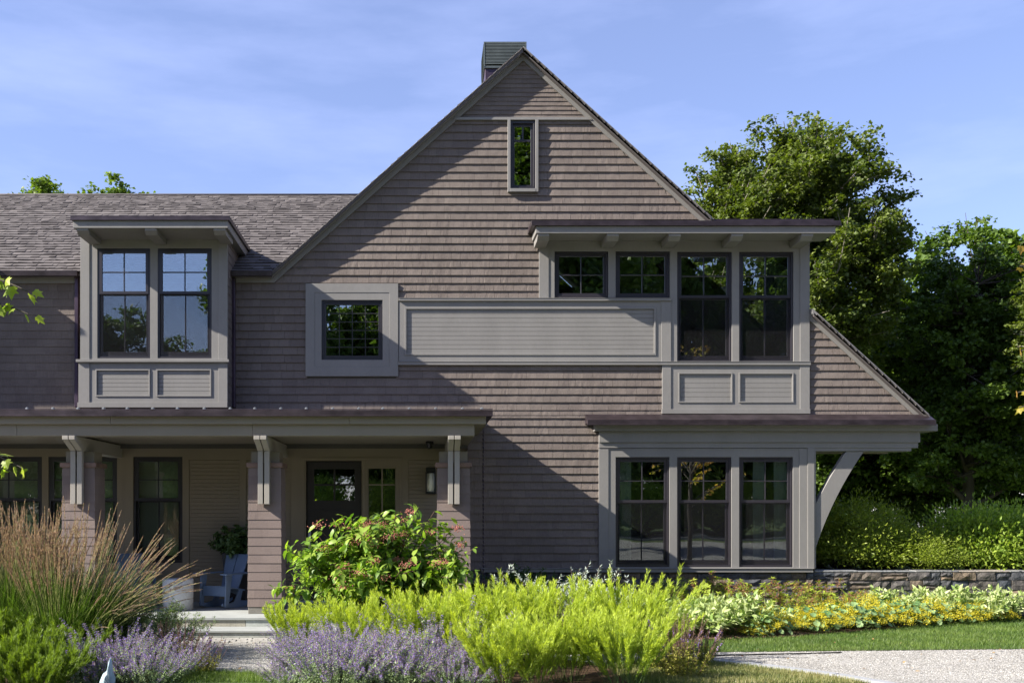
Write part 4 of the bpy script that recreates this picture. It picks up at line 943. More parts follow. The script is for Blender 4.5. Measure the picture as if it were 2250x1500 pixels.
# --- feather reed grass ---
RG = leafmat('reed_blade', (.022, .048, .010), (.10, .16, .03), tr=.4); RP = leafmat('grass_plume', (.20, .13, .09), (.42, .305, .225), tr=.45, tcol=(1.1, 1, .8)); RS_ = mat('reed_stem', (.24, .26, .08), rough=.6)
def reed(seed, n=120, h=1.72, lean=0., r=.16, spread=.22, curve=.25):
    rs = np.random.default_rng(seed); m = M(); b2 = disc(n, r, rs); base = np.concatenate([b2, np.zeros((n, 1))], 1); dh = unit(b2+rs.normal(0, r*.3, (n, 2))+np.array([lean*r, 0])); d = np.clip(np.linalg.norm(b2, axis=1)/r, 0, 1)
    P = arcs(base, dh, spread*d+rs.normal(0, .03, n)+lean*.10*(dh[:, 0] > 0), h*np.clip(rs.normal(.86, .10, n), .6, 1.08), 14, curve*d+lean*rs.uniform(0, .8, n)*(dh[:, 0] > .2)); strands(m, P, np.linspace(.0028, .0014, 14)[None], 1)
    c = 110; q = np.repeat(P, c, 0); t = .77+.23*rs.random(len(q)); b, T = at_(q, t); w = np.sin(np.clip((t-.77)/.23, 0, 1)*np.pi*.9+.25)
    leaves(m, b, T+perp(T, rs)*(.16+.10*w[:, None]), perp(T, rs), .024+.014*w, .0036, mi=2, rs=rs)
    nb = n*9; b2 = disc(nb, r*1.2, rs); base = np.concatenate([b2, np.zeros((nb, 1))], 1); dh = unit(b2+rs.normal(0, r*.5, (nb, 2))); Pb = arcs(base, dh, .08+.30*rs.random(nb), h*rs.uniform(.35, .74, nb), 8, rs.uniform(.1, .9, nb))
    wd = (.0055*np.array([1, 1, 1, .9, .8, .6, .4, .1]))[None, :, None]; sdv = unit(np.cross(np.concatenate([dh, np.zeros((nb, 1))], 1), [0, 0, 1])+rs.normal(0, .4, (nb, 3)))[:, None]
    V = np.stack([Pb-sdv*wd, Pb+sdv*wd], 2).reshape(-1, 3); i = np.arange(nb)[:, None]*16+np.arange(7)[None]*2; i = i.ravel()[:, None]; m.add(V, i+np.array([[0, 1, 3, 2]]), 0, np.repeat(rs.random(nb), 7))
    return m
g1, g2, g3 = reed(1, 115), reed(2, 105, 1.6), reed(3, 80, 1.75, 1.0, .17, .30, .5)
gg = 'feather reed grasses with tan plumes'; GM = [RG, RS_, RP]
r1 = plant(g1, 'reed_grass', GM, 'tall upright tan plumed grass second from the left edge', 'ornamental grass', gg, (X(85, 11.6), 11.6, G), 0, 1.0)
r2 = plant(g2, 'reed_grass', GM, 'tan plumed grass cut by the left edge of the picture', 'ornamental grass', gg, (X(10, 11.4), 11.4, G), 0, 1.06)
r3 = plant(g3, 'reed_grass', GM, 'arching tan plumed grass leaning right towards the drum table', 'ornamental grass', gg, (X(222, 11.7), 11.7, G), 0, .92)
again(r1, (X(160, 11.8), 11.8, G), 2.1, .99, 'upright tan plumed grass in front of the leftmost visible column'); again(r2, (X(50, 12.0), 12.0, G), 3.3, 1.05, 'tan plumed grass behind the two leftmost grasses')
again(r1, (X(-55, 11.9), 11.9, G), 4.0, 1.0, 'tan plumed grass only its tips inside the left edge'); again(r3, (X(175, 11.2), 11.2, G), .2, .74, 'shorter arching grass at the front right of the grass row')
again(r2, (X(125, 11.1), 11.1, G), 1.1, .90, 'dense lower grass in front of the upright plumes')
# --- willowy light shrubs left of the steps ---
WL = leafmat('willow_leaf', (.16, .24, .09), (.34, .42, .20), tr=.35); BRN = mat('brown_stem', (.10, .06, .04), rough=.8)
def leafy(seed, n=26, r=.15, h=.8, spread=.6, nl=60, L0=.045, W0=.011, curve=.2, fold=0, t0=.15, up=.6, droop=.1, sub=3, opposite=False):
    rs = np.random.default_rng(seed); m = M(); P = clump_paths(n, r, h, rs, spread, curve, hv=.25); strands(m, P, np.linspace(.005, .002, 8)[None]*h, 1); allp = [P]
    for s in range(sub):
        t = rs.uniform(.25, .85, n); b, T = at_(P, t); d = unit(T*.8+perp(T, rs)*.7); L_ = h*rs.uniform(.15, .38, n); k = np.linspace(0, 1, 8)[None, :, None]
        e = b[:, None]+d[:, None]*L_[:, None, None]*k+np.array([0, 0, 1.])*k**2*L_[:, None, None]*.15; strands(m, e, .0016*h, 1); allp.append(e)
    for pth in allp:
        c = nl if pth is P else nl//2; q = np.repeat(pth, c, 0); t = t0+(1-t0)*rs.random(len(q)); b, T = at_(q, t); d = unit(T*up+perp(T, rs)); leaves(m, b, d, unit(np.array([0, 0, 1.])+.5*rs.normal(size=d.shape)), L0*rs.uniform(.7, 1.25, len(b)), W0*rs.uniform(.8, 1.2, len(b)), fold=fold, droop=droop, rs=rs, big=bool(fold))
    return m
wl = plant(leafy(11, 34, .22, .62, .8, 60), 'airy_shrub', [WL, BRN], 'loose fine leaved grey green plant left of the porch steps', 'plant', 'airy willow leaved plants by the steps', (X(320, 12.0), 12.0, G), 0, 1.0)
again(wl, (X(255, 12.3), 12.3, G), 2, 1.05, 'fine leaved grey green plant behind the arching grass base'); again(wl, (X(375, 12.4), 12.4, G), 4, .8, 'small fine leaved plant nearest the step edge'); again(wl, (X(60, 11.1), 11.1, G), 5, .9, 'dim fine leaved plant among the left green clumps')
# yellow-green low shrub with dark spikes
SP = leafmat('seedhead', (.16, .10, .10), (.32, .20, .16), tr=.2, tcol=(1, 1, 1)); YL = leafmat('olive_leaf', (.16, .18, .03), (.38, .36, .07), tr=.35)
def spikes(seed, n=40, r=.2, h=.5, spread=.5, flower=None, lo=.5, leafn=50, sw=.011):
    rs = np.random.default_rng(seed); m = M(); P = clump_paths(n, r, h, rs, spread, .1, hv=.3); strands(m, P, .0022, 1)
    q = np.repeat(P, 90, 0); t = lo+(1-lo)*rs.random(len(q)); b, T = at_(q, t); leaves(m, b, T+perp(T, rs)*.9, perp(T, rs), sw*rs.uniform(.6, 1.2, len(b)), sw*.7, mi=2, rs=rs)
    if leafn:
        q = np.repeat(P, leafn, 0); t = rs.random(len(q))*lo*1.1; b, T = at_(q, t); leaves(m, b, T*.4+perp(T, rs), perp(T, rs)+np.array([0, 0, 1]), .034*rs.uniform(.6, 1.2, len(b)), .014, mi=0, rs=rs)
    if flower:
        q = np.repeat(P[::4], 14, 0); t = rs.uniform(.7, .95, len(q)); b, T = at_(q, t); leaves(m, b, perp(T, rs), perp(T, rs), .016, .012, mi=3, rs=rs)
    return m
sg_ = 'salvias gone to brown seed spikes'; SM = [YL, BRN, SP, CF]
s1 = plant(spikes(21, 44, .2, .56, .55, True), 'salvia_plant', SM, 'brown seeded salvia at the bottom edge beside the dry grass', 'plant', sg_, (X(1500, 10.5), 10.5, G), 0, 1.0)
again(s1, (X(1465, 10.9), 10.9, G), 2, .95, 'brown seeded salvia against the rightmost chartreuse clump'); again(s1, (X(1545, 11.5), 11.5, G), 3, .62, 'small brown seeded salvia at the tip of the near lawn')
s2 = again(s1, (X(1265, 12.2), 12.2, G), 1, 1.25, 'tall reddish brown salvia spikes before the silver sage'); again(s1, (X(1225, 12.3), 12.3, G), 4, 1.15, 'reddish brown salvia spikes left of the tallest ones')
again(s1, (X(400, 10.9), 10.9, G), 1.5, .8, 'dark seeded salvia beside the gravel path, nearest the steps'); again(s1, (X(450, 10.75), 10.75, G), 3.5, .62, 'low olive salvia at the gravel edge in front of the steps'); again(s1, (X(365, 11.3), 11.3, G), .5, .8, 'dark salvia spikes standing before the lower step')
# silver sage
SV = leafmat('silver_leaf', (.36, .44, .38), (.55, .62, .54), tr=.2, tcol=(1, 1, .8))
v1 = plant(leafy(31, 16, .18, .95, .5, 40, .05, .011, up=.9, sub=3, t0=.35), 'silver_sage', [SV, BRN], 'silvery grey leaved sage beneath the plain shingle wall', 'plant', 'silver leaved sages', (X(1255, 12.9), 12.9, G), 0, 1.0)
again(v1, (X(1160, 12.9), 12.9, G), 2.2, .92, 'silvery sage left of the brown salvia spikes'); again(v1, (X(1310, 12.8), 12.8, G), 4.0, .85, 'silvery sage right of the brown salvia spikes, lowest of the three')
pl = plant(leafy(33, 26, .2, .85, .7, 40, .09, .03, fold=.12), 'peony_plant', [leafmat('dark_leaf', (.03, .08, .02), (.07, .14, .035)), GST], 'dark green leafy plant in shade below the water table', 'plant', None, (X(1190, 15.3), 15.3, G), 0, 1.0)
again(pl, (X(1100, 15.2), 15.2, G), 2, .85, 'dark green leafy plant at the corner behind the flowering shrub'); again(pl, (X(1310, 15.6), 15.6, G), 2, .7, 'low dark plant against the stone foundation under the first window')
# --- flowering shrub ---
VL = leafmat('shrub_leaf', (.085, .18, .025), (.31, .42, .06), tr=.42, rough=.45, spec=.4); PK = leafmat('pink_berry', (.32, .085, .07), (.52, .21, .16), tr=.2, tcol=(1, .8, .8))
fs = empty('flowering_shrub', (X(835, 12.7), 12.7, G), 'broad green shrub with coral pink berry clusters before the front door', 'shrub')
rs = np.random.default_rng(41); cx, cy = X(835, 12.7), 12.7
ml, mw, mb = M(), M(), M(); nsh = 105
tips = []
env = lambda a: 1.0
for i in range(nsh):
    th = rs.uniform(0, 2*np.pi); ph = rs.uniform(.05, 1.0)
    rad = 1.12*math.sin(ph*1.5)*(.75+.35*rs.random()); hh = (1.66-.45*(rad/1.1)**1.8)*(.60+.42*rs.random()) if rs.random() < .45 else (1.60-.62*(rad/1.1)**1.7)*(.93+.10*rs.random())
    tips.append((cx+rad*math.cos(th)*1.05, cy+rad*math.sin(th)*.8, G+max(.35, hh)))
tips += [(X(1040, 12.4), 12.4, Z(1205, 12.4)), (X(1005, 12.5), 12.5, Z(1150, 12.5)), (X(870, 12.6), 12.6, Z(1125, 12.6)), (X(905, 12.6), 12.6, Z(1112, 12.6)), (X(955, 12.6), 12.6, Z(1122, 12.6)), (X(735, 12.4), 12.4, Z(1150, 12.4)), (X(690, 12.4), 12.4, Z(1150, 12.4)), (X(640, 12.3), 12.3, Z(1210, 12.3)), (X(612, 12.2), 12.2, Z(1290, 12.2)), (X(1045, 12.4), 12.4, Z(1255, 12.4)), (X(800, 12.5), 12.5, Z(1140, 12.5))]
paths = []
for tx, ty, tz in tips:
    b = np.array([cx+rs.uniform(-.15, .15), cy+rs.uniform(-.12, .12), G]); e = np.array([tx, ty, tz]); t = np.linspace(0, 1, 10)[:, None]
    mid = b+(e-b)*np.array([.35, .35, .62]); p = (1-t)**2*b+2*t*(1-t)*mid+t**2*e; paths.append(p)
paths = np.array(paths); strands(mw, paths, np.linspace(.012, .003, 10)[None], 0, sides=4)
allp = [paths]
for s in range(4):
    t = rs.uniform(.45, .92, len(paths)); b, T = at_(paths, t); d = unit(T*.7+perp(T, rs)*.8+np.array([0, 0, .15])); L_ = rs.uniform(.14, .34, len(b)); k = np.linspace(0, 1, 10)[None, :, None]; e = b[:, None]+d[:, None]*L_[:, None, None]*k; strands(mw, e, .003, 0); allp.append(e)
for pth in allp:
    main = pth is paths; c = 9 if main else 6
    for j in range(c):
        t = np.full(len(pth), (.42+.58*j/(c-1)) if main else (.15+.85*j/(c-1))); b, T = at_(pth, t+rs.uniform(-.02, .02, len(pth))); a = perp(T, rs)
        for s_ in (1, -1):
            d = unit(a*s_+T*.45+np.array([0, 0, -.10])); keep = rs.random(len(b)) < .9; L_ = rs.uniform(.085, .145, len(b)); 
            # two-segment drooping leaf
            d1_ = d; up_ = unit(np.array([0, 0, 1.])+.35*rs.normal(size=d.shape)); rn = rs.random(len(b)); leaves(ml, b[keep], d1_[keep], up_[keep], L_[keep], L_[keep]*.52, fold=.10, droop=.42, rnd=rn[keep], rs=rs, big=True)
ml.build('foliage', VL, fs); mw.build('branches', BRN, fs)
sel = np.argsort(-(np.array(tips)[:, 2]+1.1*rs.random(len(tips))-1.3*np.array(tips)[:, 1]))[:48]
for i in sel:
    bc = np.array([cx, cy, 1.0]); c = np.array(tips[i])+(bc-np.array(tips[i]))*.10+rs.normal(0, .04, 3); n = 60; p = c+rs.normal(0, 1, (n, 3))*np.array([.045, .04, .022]); s = rs.uniform(.005, .009, n)[:, None]
    oc = np.array([[1, 0, 0], [-1, 0, 0], [0, 1, 0], [0, -1, 0], [0, 0, 1], [0, 0, -1.]]); V = (p[:, None]+oc[None]*s[:, None]).reshape(-1, 3); f = np.array([[0, 2, 4], [2, 1, 4], [1, 3, 4], [3, 0, 4], [2, 0, 5], [1, 2, 5], [3, 1, 5], [0, 3, 5]])
    mb.add(V, (np.arange(n)[:, None, None]*6+f[None]).reshape(-1, 3), 0, np.repeat(rs.random(n), 8))
mb.build('berry_clusters', PK, fs)
# potted plant foliage
mp_ = leafy(51, 30, .12, .46, 1.1, 26, .085, .055, curve=.8, fold=.1, droop=.3); o = mp_.build('foliage', [leafmat('porch_leaf', (.05, .10, .03), (.14, .22, .09)), GST], None); o.parent = pp; o.location = (0, 0, .74)
# --- laurel / pieris along the wall ---
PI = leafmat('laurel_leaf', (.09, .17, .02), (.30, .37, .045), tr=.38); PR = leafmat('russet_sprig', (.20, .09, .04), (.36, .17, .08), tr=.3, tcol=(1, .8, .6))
def laurel(seed, rus=.3, h=.62, r=.17, n=44):
    rs = np.random.default_rng(seed); m = M(); P = clump_paths(n, r, h, rs, .75, .15, hv=.3); strands(m, P, .003, 1)
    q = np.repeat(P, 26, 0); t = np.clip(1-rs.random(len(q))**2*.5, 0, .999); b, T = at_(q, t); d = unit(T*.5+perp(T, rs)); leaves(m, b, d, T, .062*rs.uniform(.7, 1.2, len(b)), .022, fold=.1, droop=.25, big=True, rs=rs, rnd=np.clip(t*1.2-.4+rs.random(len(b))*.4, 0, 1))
    pr = P[rs.random(n) < rus]
    if len(pr): q = np.repeat(pr, 90, 0); t = rs.uniform(.78, 1, len(q)); b, T = at_(q, t); b = b+rs.normal(0, .022, b.shape)*np.array([1, 1, .7]); leaves(m, b, rs.normal(size=b.shape), perp(T, rs), .018, .009, mi=2, rs=rs)
    return m
lg = 'laurel shrubs along the stone foundation'; LM = [PI, BRN, PR]
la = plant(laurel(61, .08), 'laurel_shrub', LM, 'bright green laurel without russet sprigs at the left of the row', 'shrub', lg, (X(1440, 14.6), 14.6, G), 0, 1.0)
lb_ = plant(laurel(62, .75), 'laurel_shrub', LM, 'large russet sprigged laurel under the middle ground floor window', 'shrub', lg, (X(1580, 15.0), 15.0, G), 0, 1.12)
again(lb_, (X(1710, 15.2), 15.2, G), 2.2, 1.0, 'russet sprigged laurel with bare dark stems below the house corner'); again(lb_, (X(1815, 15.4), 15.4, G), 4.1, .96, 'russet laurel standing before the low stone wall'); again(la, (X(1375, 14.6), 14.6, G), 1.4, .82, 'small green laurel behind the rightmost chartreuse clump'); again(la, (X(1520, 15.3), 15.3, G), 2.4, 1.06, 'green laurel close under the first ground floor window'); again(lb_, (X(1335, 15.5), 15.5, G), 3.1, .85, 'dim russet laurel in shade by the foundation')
# --- variegated plants ---
VG = leafmat('variegated_leaf', (.24, .36, .09), (.58, .62, .34), tr=.4, tcol=(1.05, 1.1, .6)); 
vg = 'cream edged variegated plants'
va = plant(leafy(71, 46, .22, .50, .65, 16, .10, .042, curve=.35, fold=.12, droop=.12, t0=.3, up=1.0, sub=0), 'variegated_plant', [VG, GST], 'cream edged leafy plant at the near end of the yellow flowers', 'plant', vg, (X(1600, 13.9), 13.9, G), 0, 1.0)
vb = plant(leafy(72, 40, .2, .46, .75, 16, .10, .042, curve=.45, fold=.12, droop=.12, t0=.3, up=1.0, sub=0), 'variegated_plant', [VG, GST], 'cream edged leafy plant behind the chartreuse clumps, leftmost of its kind', 'plant', vg, (X(1475, 13.8), 13.8, G), 0, 1.0)
for k, (px, y, s, lb) in enumerate([(1535, 13.8, 1.04, 'between the leftmost one and the bark mulch'), (1640, 14.2, .98, 'tucked below the large russet laurel'), (1560, 14.2, 1.1, 'behind the mulch, before the large russet laurel'), (1940, 15.7, .92, 'first one along the low stone wall'), (2010, 15.75, 1.05, 'with one stem raised against the low stone wall'), (2075, 15.8, .95, 'third along the low stone wall'), (2140, 15.8, 1.1, 'against the wall near its exposed end'), (2195, 15.9, .9, 'last and farthest right along the wall')]):
    again(va if k % 2 else vb, (X(px, y), y, G), k*1.3, s, 'cream edged plant '+lb)
# --- lady's mantle ---
LE = leafmat('mantle_leaf', (.10, .20, .07), (.26, .36, .16), tr=.35); LF = leafmat('mantle_flower', (.46, .40, .015), (.70, .60, .04), tr=.35, tcol=(1, 1, .5))
def mantle(seed, n=70, r=.20, h=.36):
    rs = np.random.default_rng(seed); m = M(); P = clump_paths(n, r, h, rs, 1.0, .25, hv=.25); strands(m, P, .0016, 1)
    q = np.repeat(P, 50, 0); t = rs.uniform(.7, 1, len(q)); b, T = at_(q, t); b = b+rs.normal(0, 1, b.shape)*np.array([.030, .030, .018]); leaves(m, b, rs.normal(size=b.shape), rs.normal(size=b.shape), .013, .011, mi=2, rs=rs)
    k = 85; c = np.concatenate([disc(k, r*1.7, rs), rs.uniform(.05, .30, (k, 1))], 1); a = np.arange(9)*2*np.pi/9; R0 = rs.uniform(.03, .05, k)
    nrm = unit(np.concatenate([c[:, :2]*1.5+rs.normal(0, .2, (k, 2)), np.full((k, 1), .6)], 1)); A = unit(np.cross(nrm, [0, 1, .1])); B = np.cross(nrm, A); rr = (1+.16*np.cos(a*3*1.0))[None, :, None]
    ring = c[:, None]+R0[:, None, None]*rr*(A[:, None]*np.cos(a)[None, :, None]+B[:, None]*np.sin(a)[None, :, None])+nrm[:, None]*.012; V = np.concatenate([c[:, None], ring], 1).reshape(-1, 3); i = np.arange(k)[:, None, None]*10; j = np.arange(9)[None, :, None]
    f = np.concatenate([i+0*j, i+1+j, i+1+(j+1) % 9], -1).reshape(-1, 3); m.add(V, f, 0, np.repeat(rs.random(k), 9)); return m
y1_, y2_ = mantle(81), mantle(82, 60, .22, .32); yg = 'yellow flowered mounds bordering the lawn'; YM = [LE, GST, LF]; pro = {}
for k, (px, y, s, v, lb) in enumerate([(1690, 14.0, 1.0, 0, 'nearest the bark mulch'), (1745, 14.45, 1.1, 1, 'below the house corner laurel'), (1800, 14.3, 1.0, 0, 'at the lawn edge, third from the mulch'), (1860, 14.7, 1.15, 1, 'in front of the wall laurel'), (1905, 14.75, 1.05, 0, 'at the lawn edge in the middle of the border'), (1915, 15.25, 1.25, 0, 'tallest, rising before the low stone wall'), (1975, 15.0, 1.1, 1, 'centre right of the border'), (2040, 15.25, 1.05, 0, 'with pale round leaves showing at the lawn edge'), (2100, 15.4, .95, 1, 'fourth from the right end'), (2150, 15.6, .8, 0, 'third from the right end, thin'), (2185, 15.75, .72, 1, 'small, at the far right end by the wall'), (1665, 13.75, .55, 1, 'tiny, beside the mulch and lawn'), (1830, 14.95, 1.05, 0, 'behind the lawn edge row below the wall laurel'), (1990, 15.45, 1.1, 1, 'behind, between the tallest one and the cream edged plants')]):
    lb = 'yellow flowered mound '+lb; loc = (X(px, y), y, G)
    if v not in pro: pro[v] = plant((y1_, y2_)[v], 'ladys_mantle', YM, lb, 'plant', yg, loc, k, s)
    else: again(pro[v], loc, k*1.7, s, lb)
# --- lawn blades ---
def inside(pts, poly):
    x, y = pts[:, 0], pts[:, 1]; c = np.zeros(len(pts), bool); n = len(poly)
    for i in range(n):
        (x0, y0), (x1, y1) = poly[i], poly[i-1]; c ^= ((y0 > y) != (y1 > y)) & (x < (x1-x0)*(y-y0)/(y1-y0+1e-12)+x0)
    return c
GRS = leafmat('grass_blade', (.06, .115, .02), (.14, .20, .04), tr=.35); GRD = leafmat('dry_grass_blade', (.11, .15, .035), (.32, .28, .14), tr=.35)
def turf(poly, nper, h, name, mt, label, seed, clipx):
    rs = np.random.default_rng(seed); p = np.array(poly); lo, hi = p.min(0), p.max(0); hi[0] = min(hi[0], clipx[1]); lo[0] = max(lo[0], clipx[0]); lo[1] = max(lo[1], 10.0); n = int((hi-lo).prod()*nper)
    q = rs.uniform(lo, hi, (n, 2)); q = q[inside(q, poly)]; n = len(q); b = np.concatenate([q, np.full((n, 1), G+.001)], 1); d = unit(np.concatenate([rs.normal(0, .4, (n, 2)), np.ones((n, 1))], 1)); s = unit(np.concatenate([rs.normal(size=(n, 2)), np.zeros((n, 1))], 1))*.0035
    nn = .5+.5*np.sin(q[:, 0]*3.1+np.sin(q[:, 1]*2.3)*2)*np.sin(q[:, 1]*4.3+q[:, 0]); H = h*rs.uniform(.6, 1.2, n)[:, None]; V = np.stack([b-s, b+s, b+d*H], 1).reshape(-1, 3); m = M(); m.add(V, np.arange(3*n).reshape(-1, 3), 0, np.clip(nn*.6+rs.uniform(-.2, .5, n), 0, 1))
    tag(m.build(name, mt), label, 'grass', kind='stuff')
turf(lawnA, 2600, .045, 'grass', GRS, 'mown green lawn strip between the border and the gravel', 91, (2, 10.3)); turf([(-2.75, 10.0), (-1.1, 10.0), (-1.25, 10.55), (-2.35, 10.75)], 5200, .06, 'grass', GRS, 'small green grass patch at the end of the gravel path', 93, (-3, 0)); turf(lawnB, 5200, .05, 'dry_grass', GRD, 'dry yellowing grass patch at the bottom edge', 92, (2.0, 5))
# mulch chips, loose pebbles
def chips(name, mt, n, fn, sz, label, seed, z=G+.008):
    rs = np.random.default_rng(seed); q = fn(rs, n); n = len(q); s = rs.uniform(.4, 1, (n, 1))*sz; oc = np.array([[1, 0, 0], [-1, 0, 0], [0, 1, 0], [0, -1, 0], [0, 0, 1], [0, 0, -1.]]); a = rs.uniform(0, 6.28, n); ca, sa = np.cos(a), np.sin(a)
    k = oc[None]*s[:, None]*rs.uniform(.5, 1.2, (n, 1, 3)); x = k[..., 0]*ca[:, None]-k[..., 1]*sa[:, None]; y = k[..., 0]*sa[:, None]+k[..., 1]*ca[:, None]; V = np.stack([x+q[:, :1], y+q[:, 1:2], k[..., 2]*.6+z], -1).reshape(-1, 3)
    f = np.array([[0, 2, 4], [2, 1, 4], [1, 3, 4], [3, 0, 4]]); m = M(); m.add(V, (np.arange(n)[:, None, None]*6+f[None]).reshape(-1, 3), 0, np.repeat(rs.random(n), 4)); tag(m.build(name, mt), label, 'ground cover', kind='stuff')
chips('bark_chips', mat('bark_chip', (.05, .028, .016), (.22, .14, .09), attr=1, rough=.9), 5000, lambda r, n: (lambda q: q[inside(q, [(2.2, 13.3), (3.5, 13.35), (5.0, 13.7), (5.4, 14.2), (2.2, 14.2)])])(r.uniform((2, 13.2), (5.4, 14.2), (n, 2))), .022, 'brown bark chips at the lawn edge', 5)
gp = [(2.2, 12.15), (12, 12.85), (12, 10), (4.5, 10), (4.15, 10.5), (3.65, 11.15), (3.2, 11.6), (2.6, 11.65), (2.2, 11.5)]
chips('gravel', mat('pebble', (.16, .145, .125), (.48, .475, .455), attr=1, rough=.8, var=.1), 42000, lambda r, n: (lambda q: q[inside(q, gp) | ((q[:, 0] < -.8) & (q[:, 1] < 13.05))])(np.concatenate([r.uniform((2, 10.2), (8.5, 12.8), (n, 2)), r.uniform((-3.2, 10.6), (-1.0, 13.0), (n//4, 2))])), .0085, 'pale pebbles covering the drive and the path', 6, G-.002)
# ================= TREES =================
BARK = mat('bark', (.07, .06, .05), rough=.9, var=.3, scale=4, stretch=(1, 1, .3), bump=.02, bscale=8, bstretch=(1, 1, .3)); BARKP = mat('pale_bark', (.20, .18, .15), rough=.9, var=.3, scale=4, stretch=(1, 1, .3))
MP1 = leafmat('maple_leaf', (.045, .075, .014), (.150, .190, .035), tr=.40, tcol=(1.2, 1.3, .3)); MP2 = leafmat('deep_leaf', (.034, .070, .014), (.125, .195, .03), tr=.38, tcol=(1.2, 1.3, .35)); 
def make_tree(seed, H, cz, rx, rz, ncl, nl, lf, cr=.55, nlimb=13, wob=.25, trunk=.28, flat=.5, ry=None, irr=.22, lo=-.6, pn=2.):
    rs = np.random.default_rng(seed); ry = ry or rx; mt, ml = M(), M()
    tt = np.linspace(0, 1, 9); top = cz+rz*.45; T = np.stack([wob*np.sin(tt*2.1+seed), wob*np.cos(tt*1.7+seed*2)-wob*math.cos(seed*2), tt*top], 1); T[0, :2] = 0; T[:, 0] -= T[0, 0]
    mt.tube(T, trunk*(1-.8*tt), 8); ph = rs.uniform(0, 6.28, 6)
    def ewob(d): return 1+irr*(np.sin(d[:, 0]*4+ph[0])*np.sin(d[:, 2]*5+ph[1])+.6*np.sin(d[:, 1]*7+ph[2]+d[:, 2]*3)+.5*np.sin(d[:, 0]*9+ph[3]))
    def env(n, rmin, rmax):
        d = unit(rs.normal(size=(n*3, 3))); d = d[d[:, 2] > lo][:n]; r = rs.uniform(rmin, rmax, len(d))**.6*ewob(d)/(np.hypot(d[:, 0], d[:, 1])**pn+np.abs(d[:, 2])**pn)**(1/pn); return np.stack([d[:, 0]*r*rx, d[:, 1]*r*ry, cz+d[:, 2]*r*rz], 1)
    Lm = env(nlimb, .25, .55); pts = [T[4:]]; rad = [trunk*(1-.8*tt[4:])]
    for e in Lm:
        z0 = np.clip(e[2]-math.hypot(e[0], e[1])*rs.uniform(.5, 1.0)-.2, top*.22, top*.95); b = np.array([np.interp(z0, T[:, 2], T[:, 0]), np.interp(z0, T[:, 2], T[:, 1]), z0]); t = np.linspace(0, 1, 8)[:, None]; mid = b+(e-b)*np.array([.55, .55, .3]); p = (1-t)**2*b+2*t*(1-t)*mid+t**2*e+rs.normal(0, .06, (8, 3))*t
        r0 = trunk*.42*(1-.5*z0/top); r = np.linspace(r0, r0*.25, 8); mt.tube(p, r, 6, cap=False); pts.append(p[2:]); rad.append(r[2:])
    pts = np.concatenate(pts); rad = np.concatenate(rad); Cc = env(ncl, .2, 1.0); dd_ = np.sort(np.linalg.norm(Cc[:, None]-Cc[None], axis=2), axis=1)[:, 5]; Cc = Cc[dd_ < np.median(dd_)*2.1]; br = []
    for c in Cc:
        cost = np.linalg.norm(pts-c, axis=1)+np.maximum(0, pts[:, 2]-c[2]+.3)*1.2; j = cost.argmin(); b = pts[j]; t = np.linspace(0, 1, 6)[:, None]; mid = b+(c-b)*np.array([.5, .5, .35])+rs.normal(0, .12, 3); br.append((1-t)**2*b+2*t*(1-t)*mid+t**2*c)
    br = np.array(br); strands(mt, br, np.linspace(.035, .008, 6)[None]*(trunk/.28), 0, sides=4)
    tw = []
    for s in range(4):
        b, Tn = at_(br, rs.uniform(.55, 1, len(br))); e = b+unit(rs.normal(size=b.shape)+Tn*.5)*cr*rs.uniform(.5, 1, (len(b), 1))*np.array([1, 1, flat+.2]); k = np.linspace(0, 1, 3)[None, :, None]; tw.append(b[:, None]+(e-b)[:, None]*k)
    tw = np.concatenate(tw); strands(mt, tw, .006, 0)
    # sprays of leaves along the twigs
    q = np.repeat(tw, nl//4+1, 0); cl_ = np.repeat(np.tile(rs.random(len(br)), 4), nl//4+1); b, Tn = at_(q, rs.uniform(.1, 1, len(q))); b = b+rs.normal(0, 1, b.shape)*cr*np.array([.20, .20, .20*flat]); d = unit(rs.normal(size=b.shape)*np.array([1, 1, .55])+Tn*.4+np.array([0, 0, -.15])); nrm = unit(rs.normal(size=b.shape)*.55+np.array([0, 0, 1]))
    leaves(ml, b, d, nrm, lf*rs.uniform(.7, 1.2, len(b)), lf*rs.uniform(.7, 1.1, len(b)), fold=.12, droop=.15, rs=rs, rnd=np.clip(.55*cl_+.45*rs.random(len(b)), 0, 1)); return mt, ml
def tree(name, mk, loc, label, cat, group=None, mats=(BARK, MP1), rz=0, sc=1.0):
    t = empty(name, loc, label, cat, group); t.rotation_euler = (0, 0, rz); t.scale = (sc,)*3 if not isinstance(sc, tuple) else sc
    for mm, nm, mt in ((mk[0], 'trunk', mats[0]), (mk[1], 'crown', mats[1])):
        o = mm.build(nm, mt, None); o.parent = t
    return t
big = tree('maple_tree', make_tree(6, 13, 8.6, 3.6, 4.45, 820, 170, .118, cr=.58, nlimb=20, wob=.3, trunk=.30, lo=-.85, irr=.035, pn=2.2), (X(1722, 30), 30, .2), 'tall round crowned maple rising directly behind the house corner', 'tree', mats=(BARKP, MP1))
tb = make_tree(5, 12, 6.0, 3.3, 4.7, 420, 160, .155, cr=.68, nlimb=17, trunk=.26, lo=-.9, irr=.18)
right1 = tree('maple_tree', tb, (X(2140, 31), 31, .2), 'pointed dark green maple near the right edge', 'tree', mats=(BARK, MP2), sc=(.86, .86, .93))
td = make_tree(9, 9, 4.6, 3.2, 3.8, 330, 150, .17, cr=.70, nlimb=13, trunk=.22, lo=-.95)
wood = tree('broadleaf_tree', td, (X(1900, 38), 38, .2), 'shaded dark tree between the tall maple and the pointed maple', 'tree', 'dark trees filling the right background', mats=(BARK, MP2), sc=1.15)
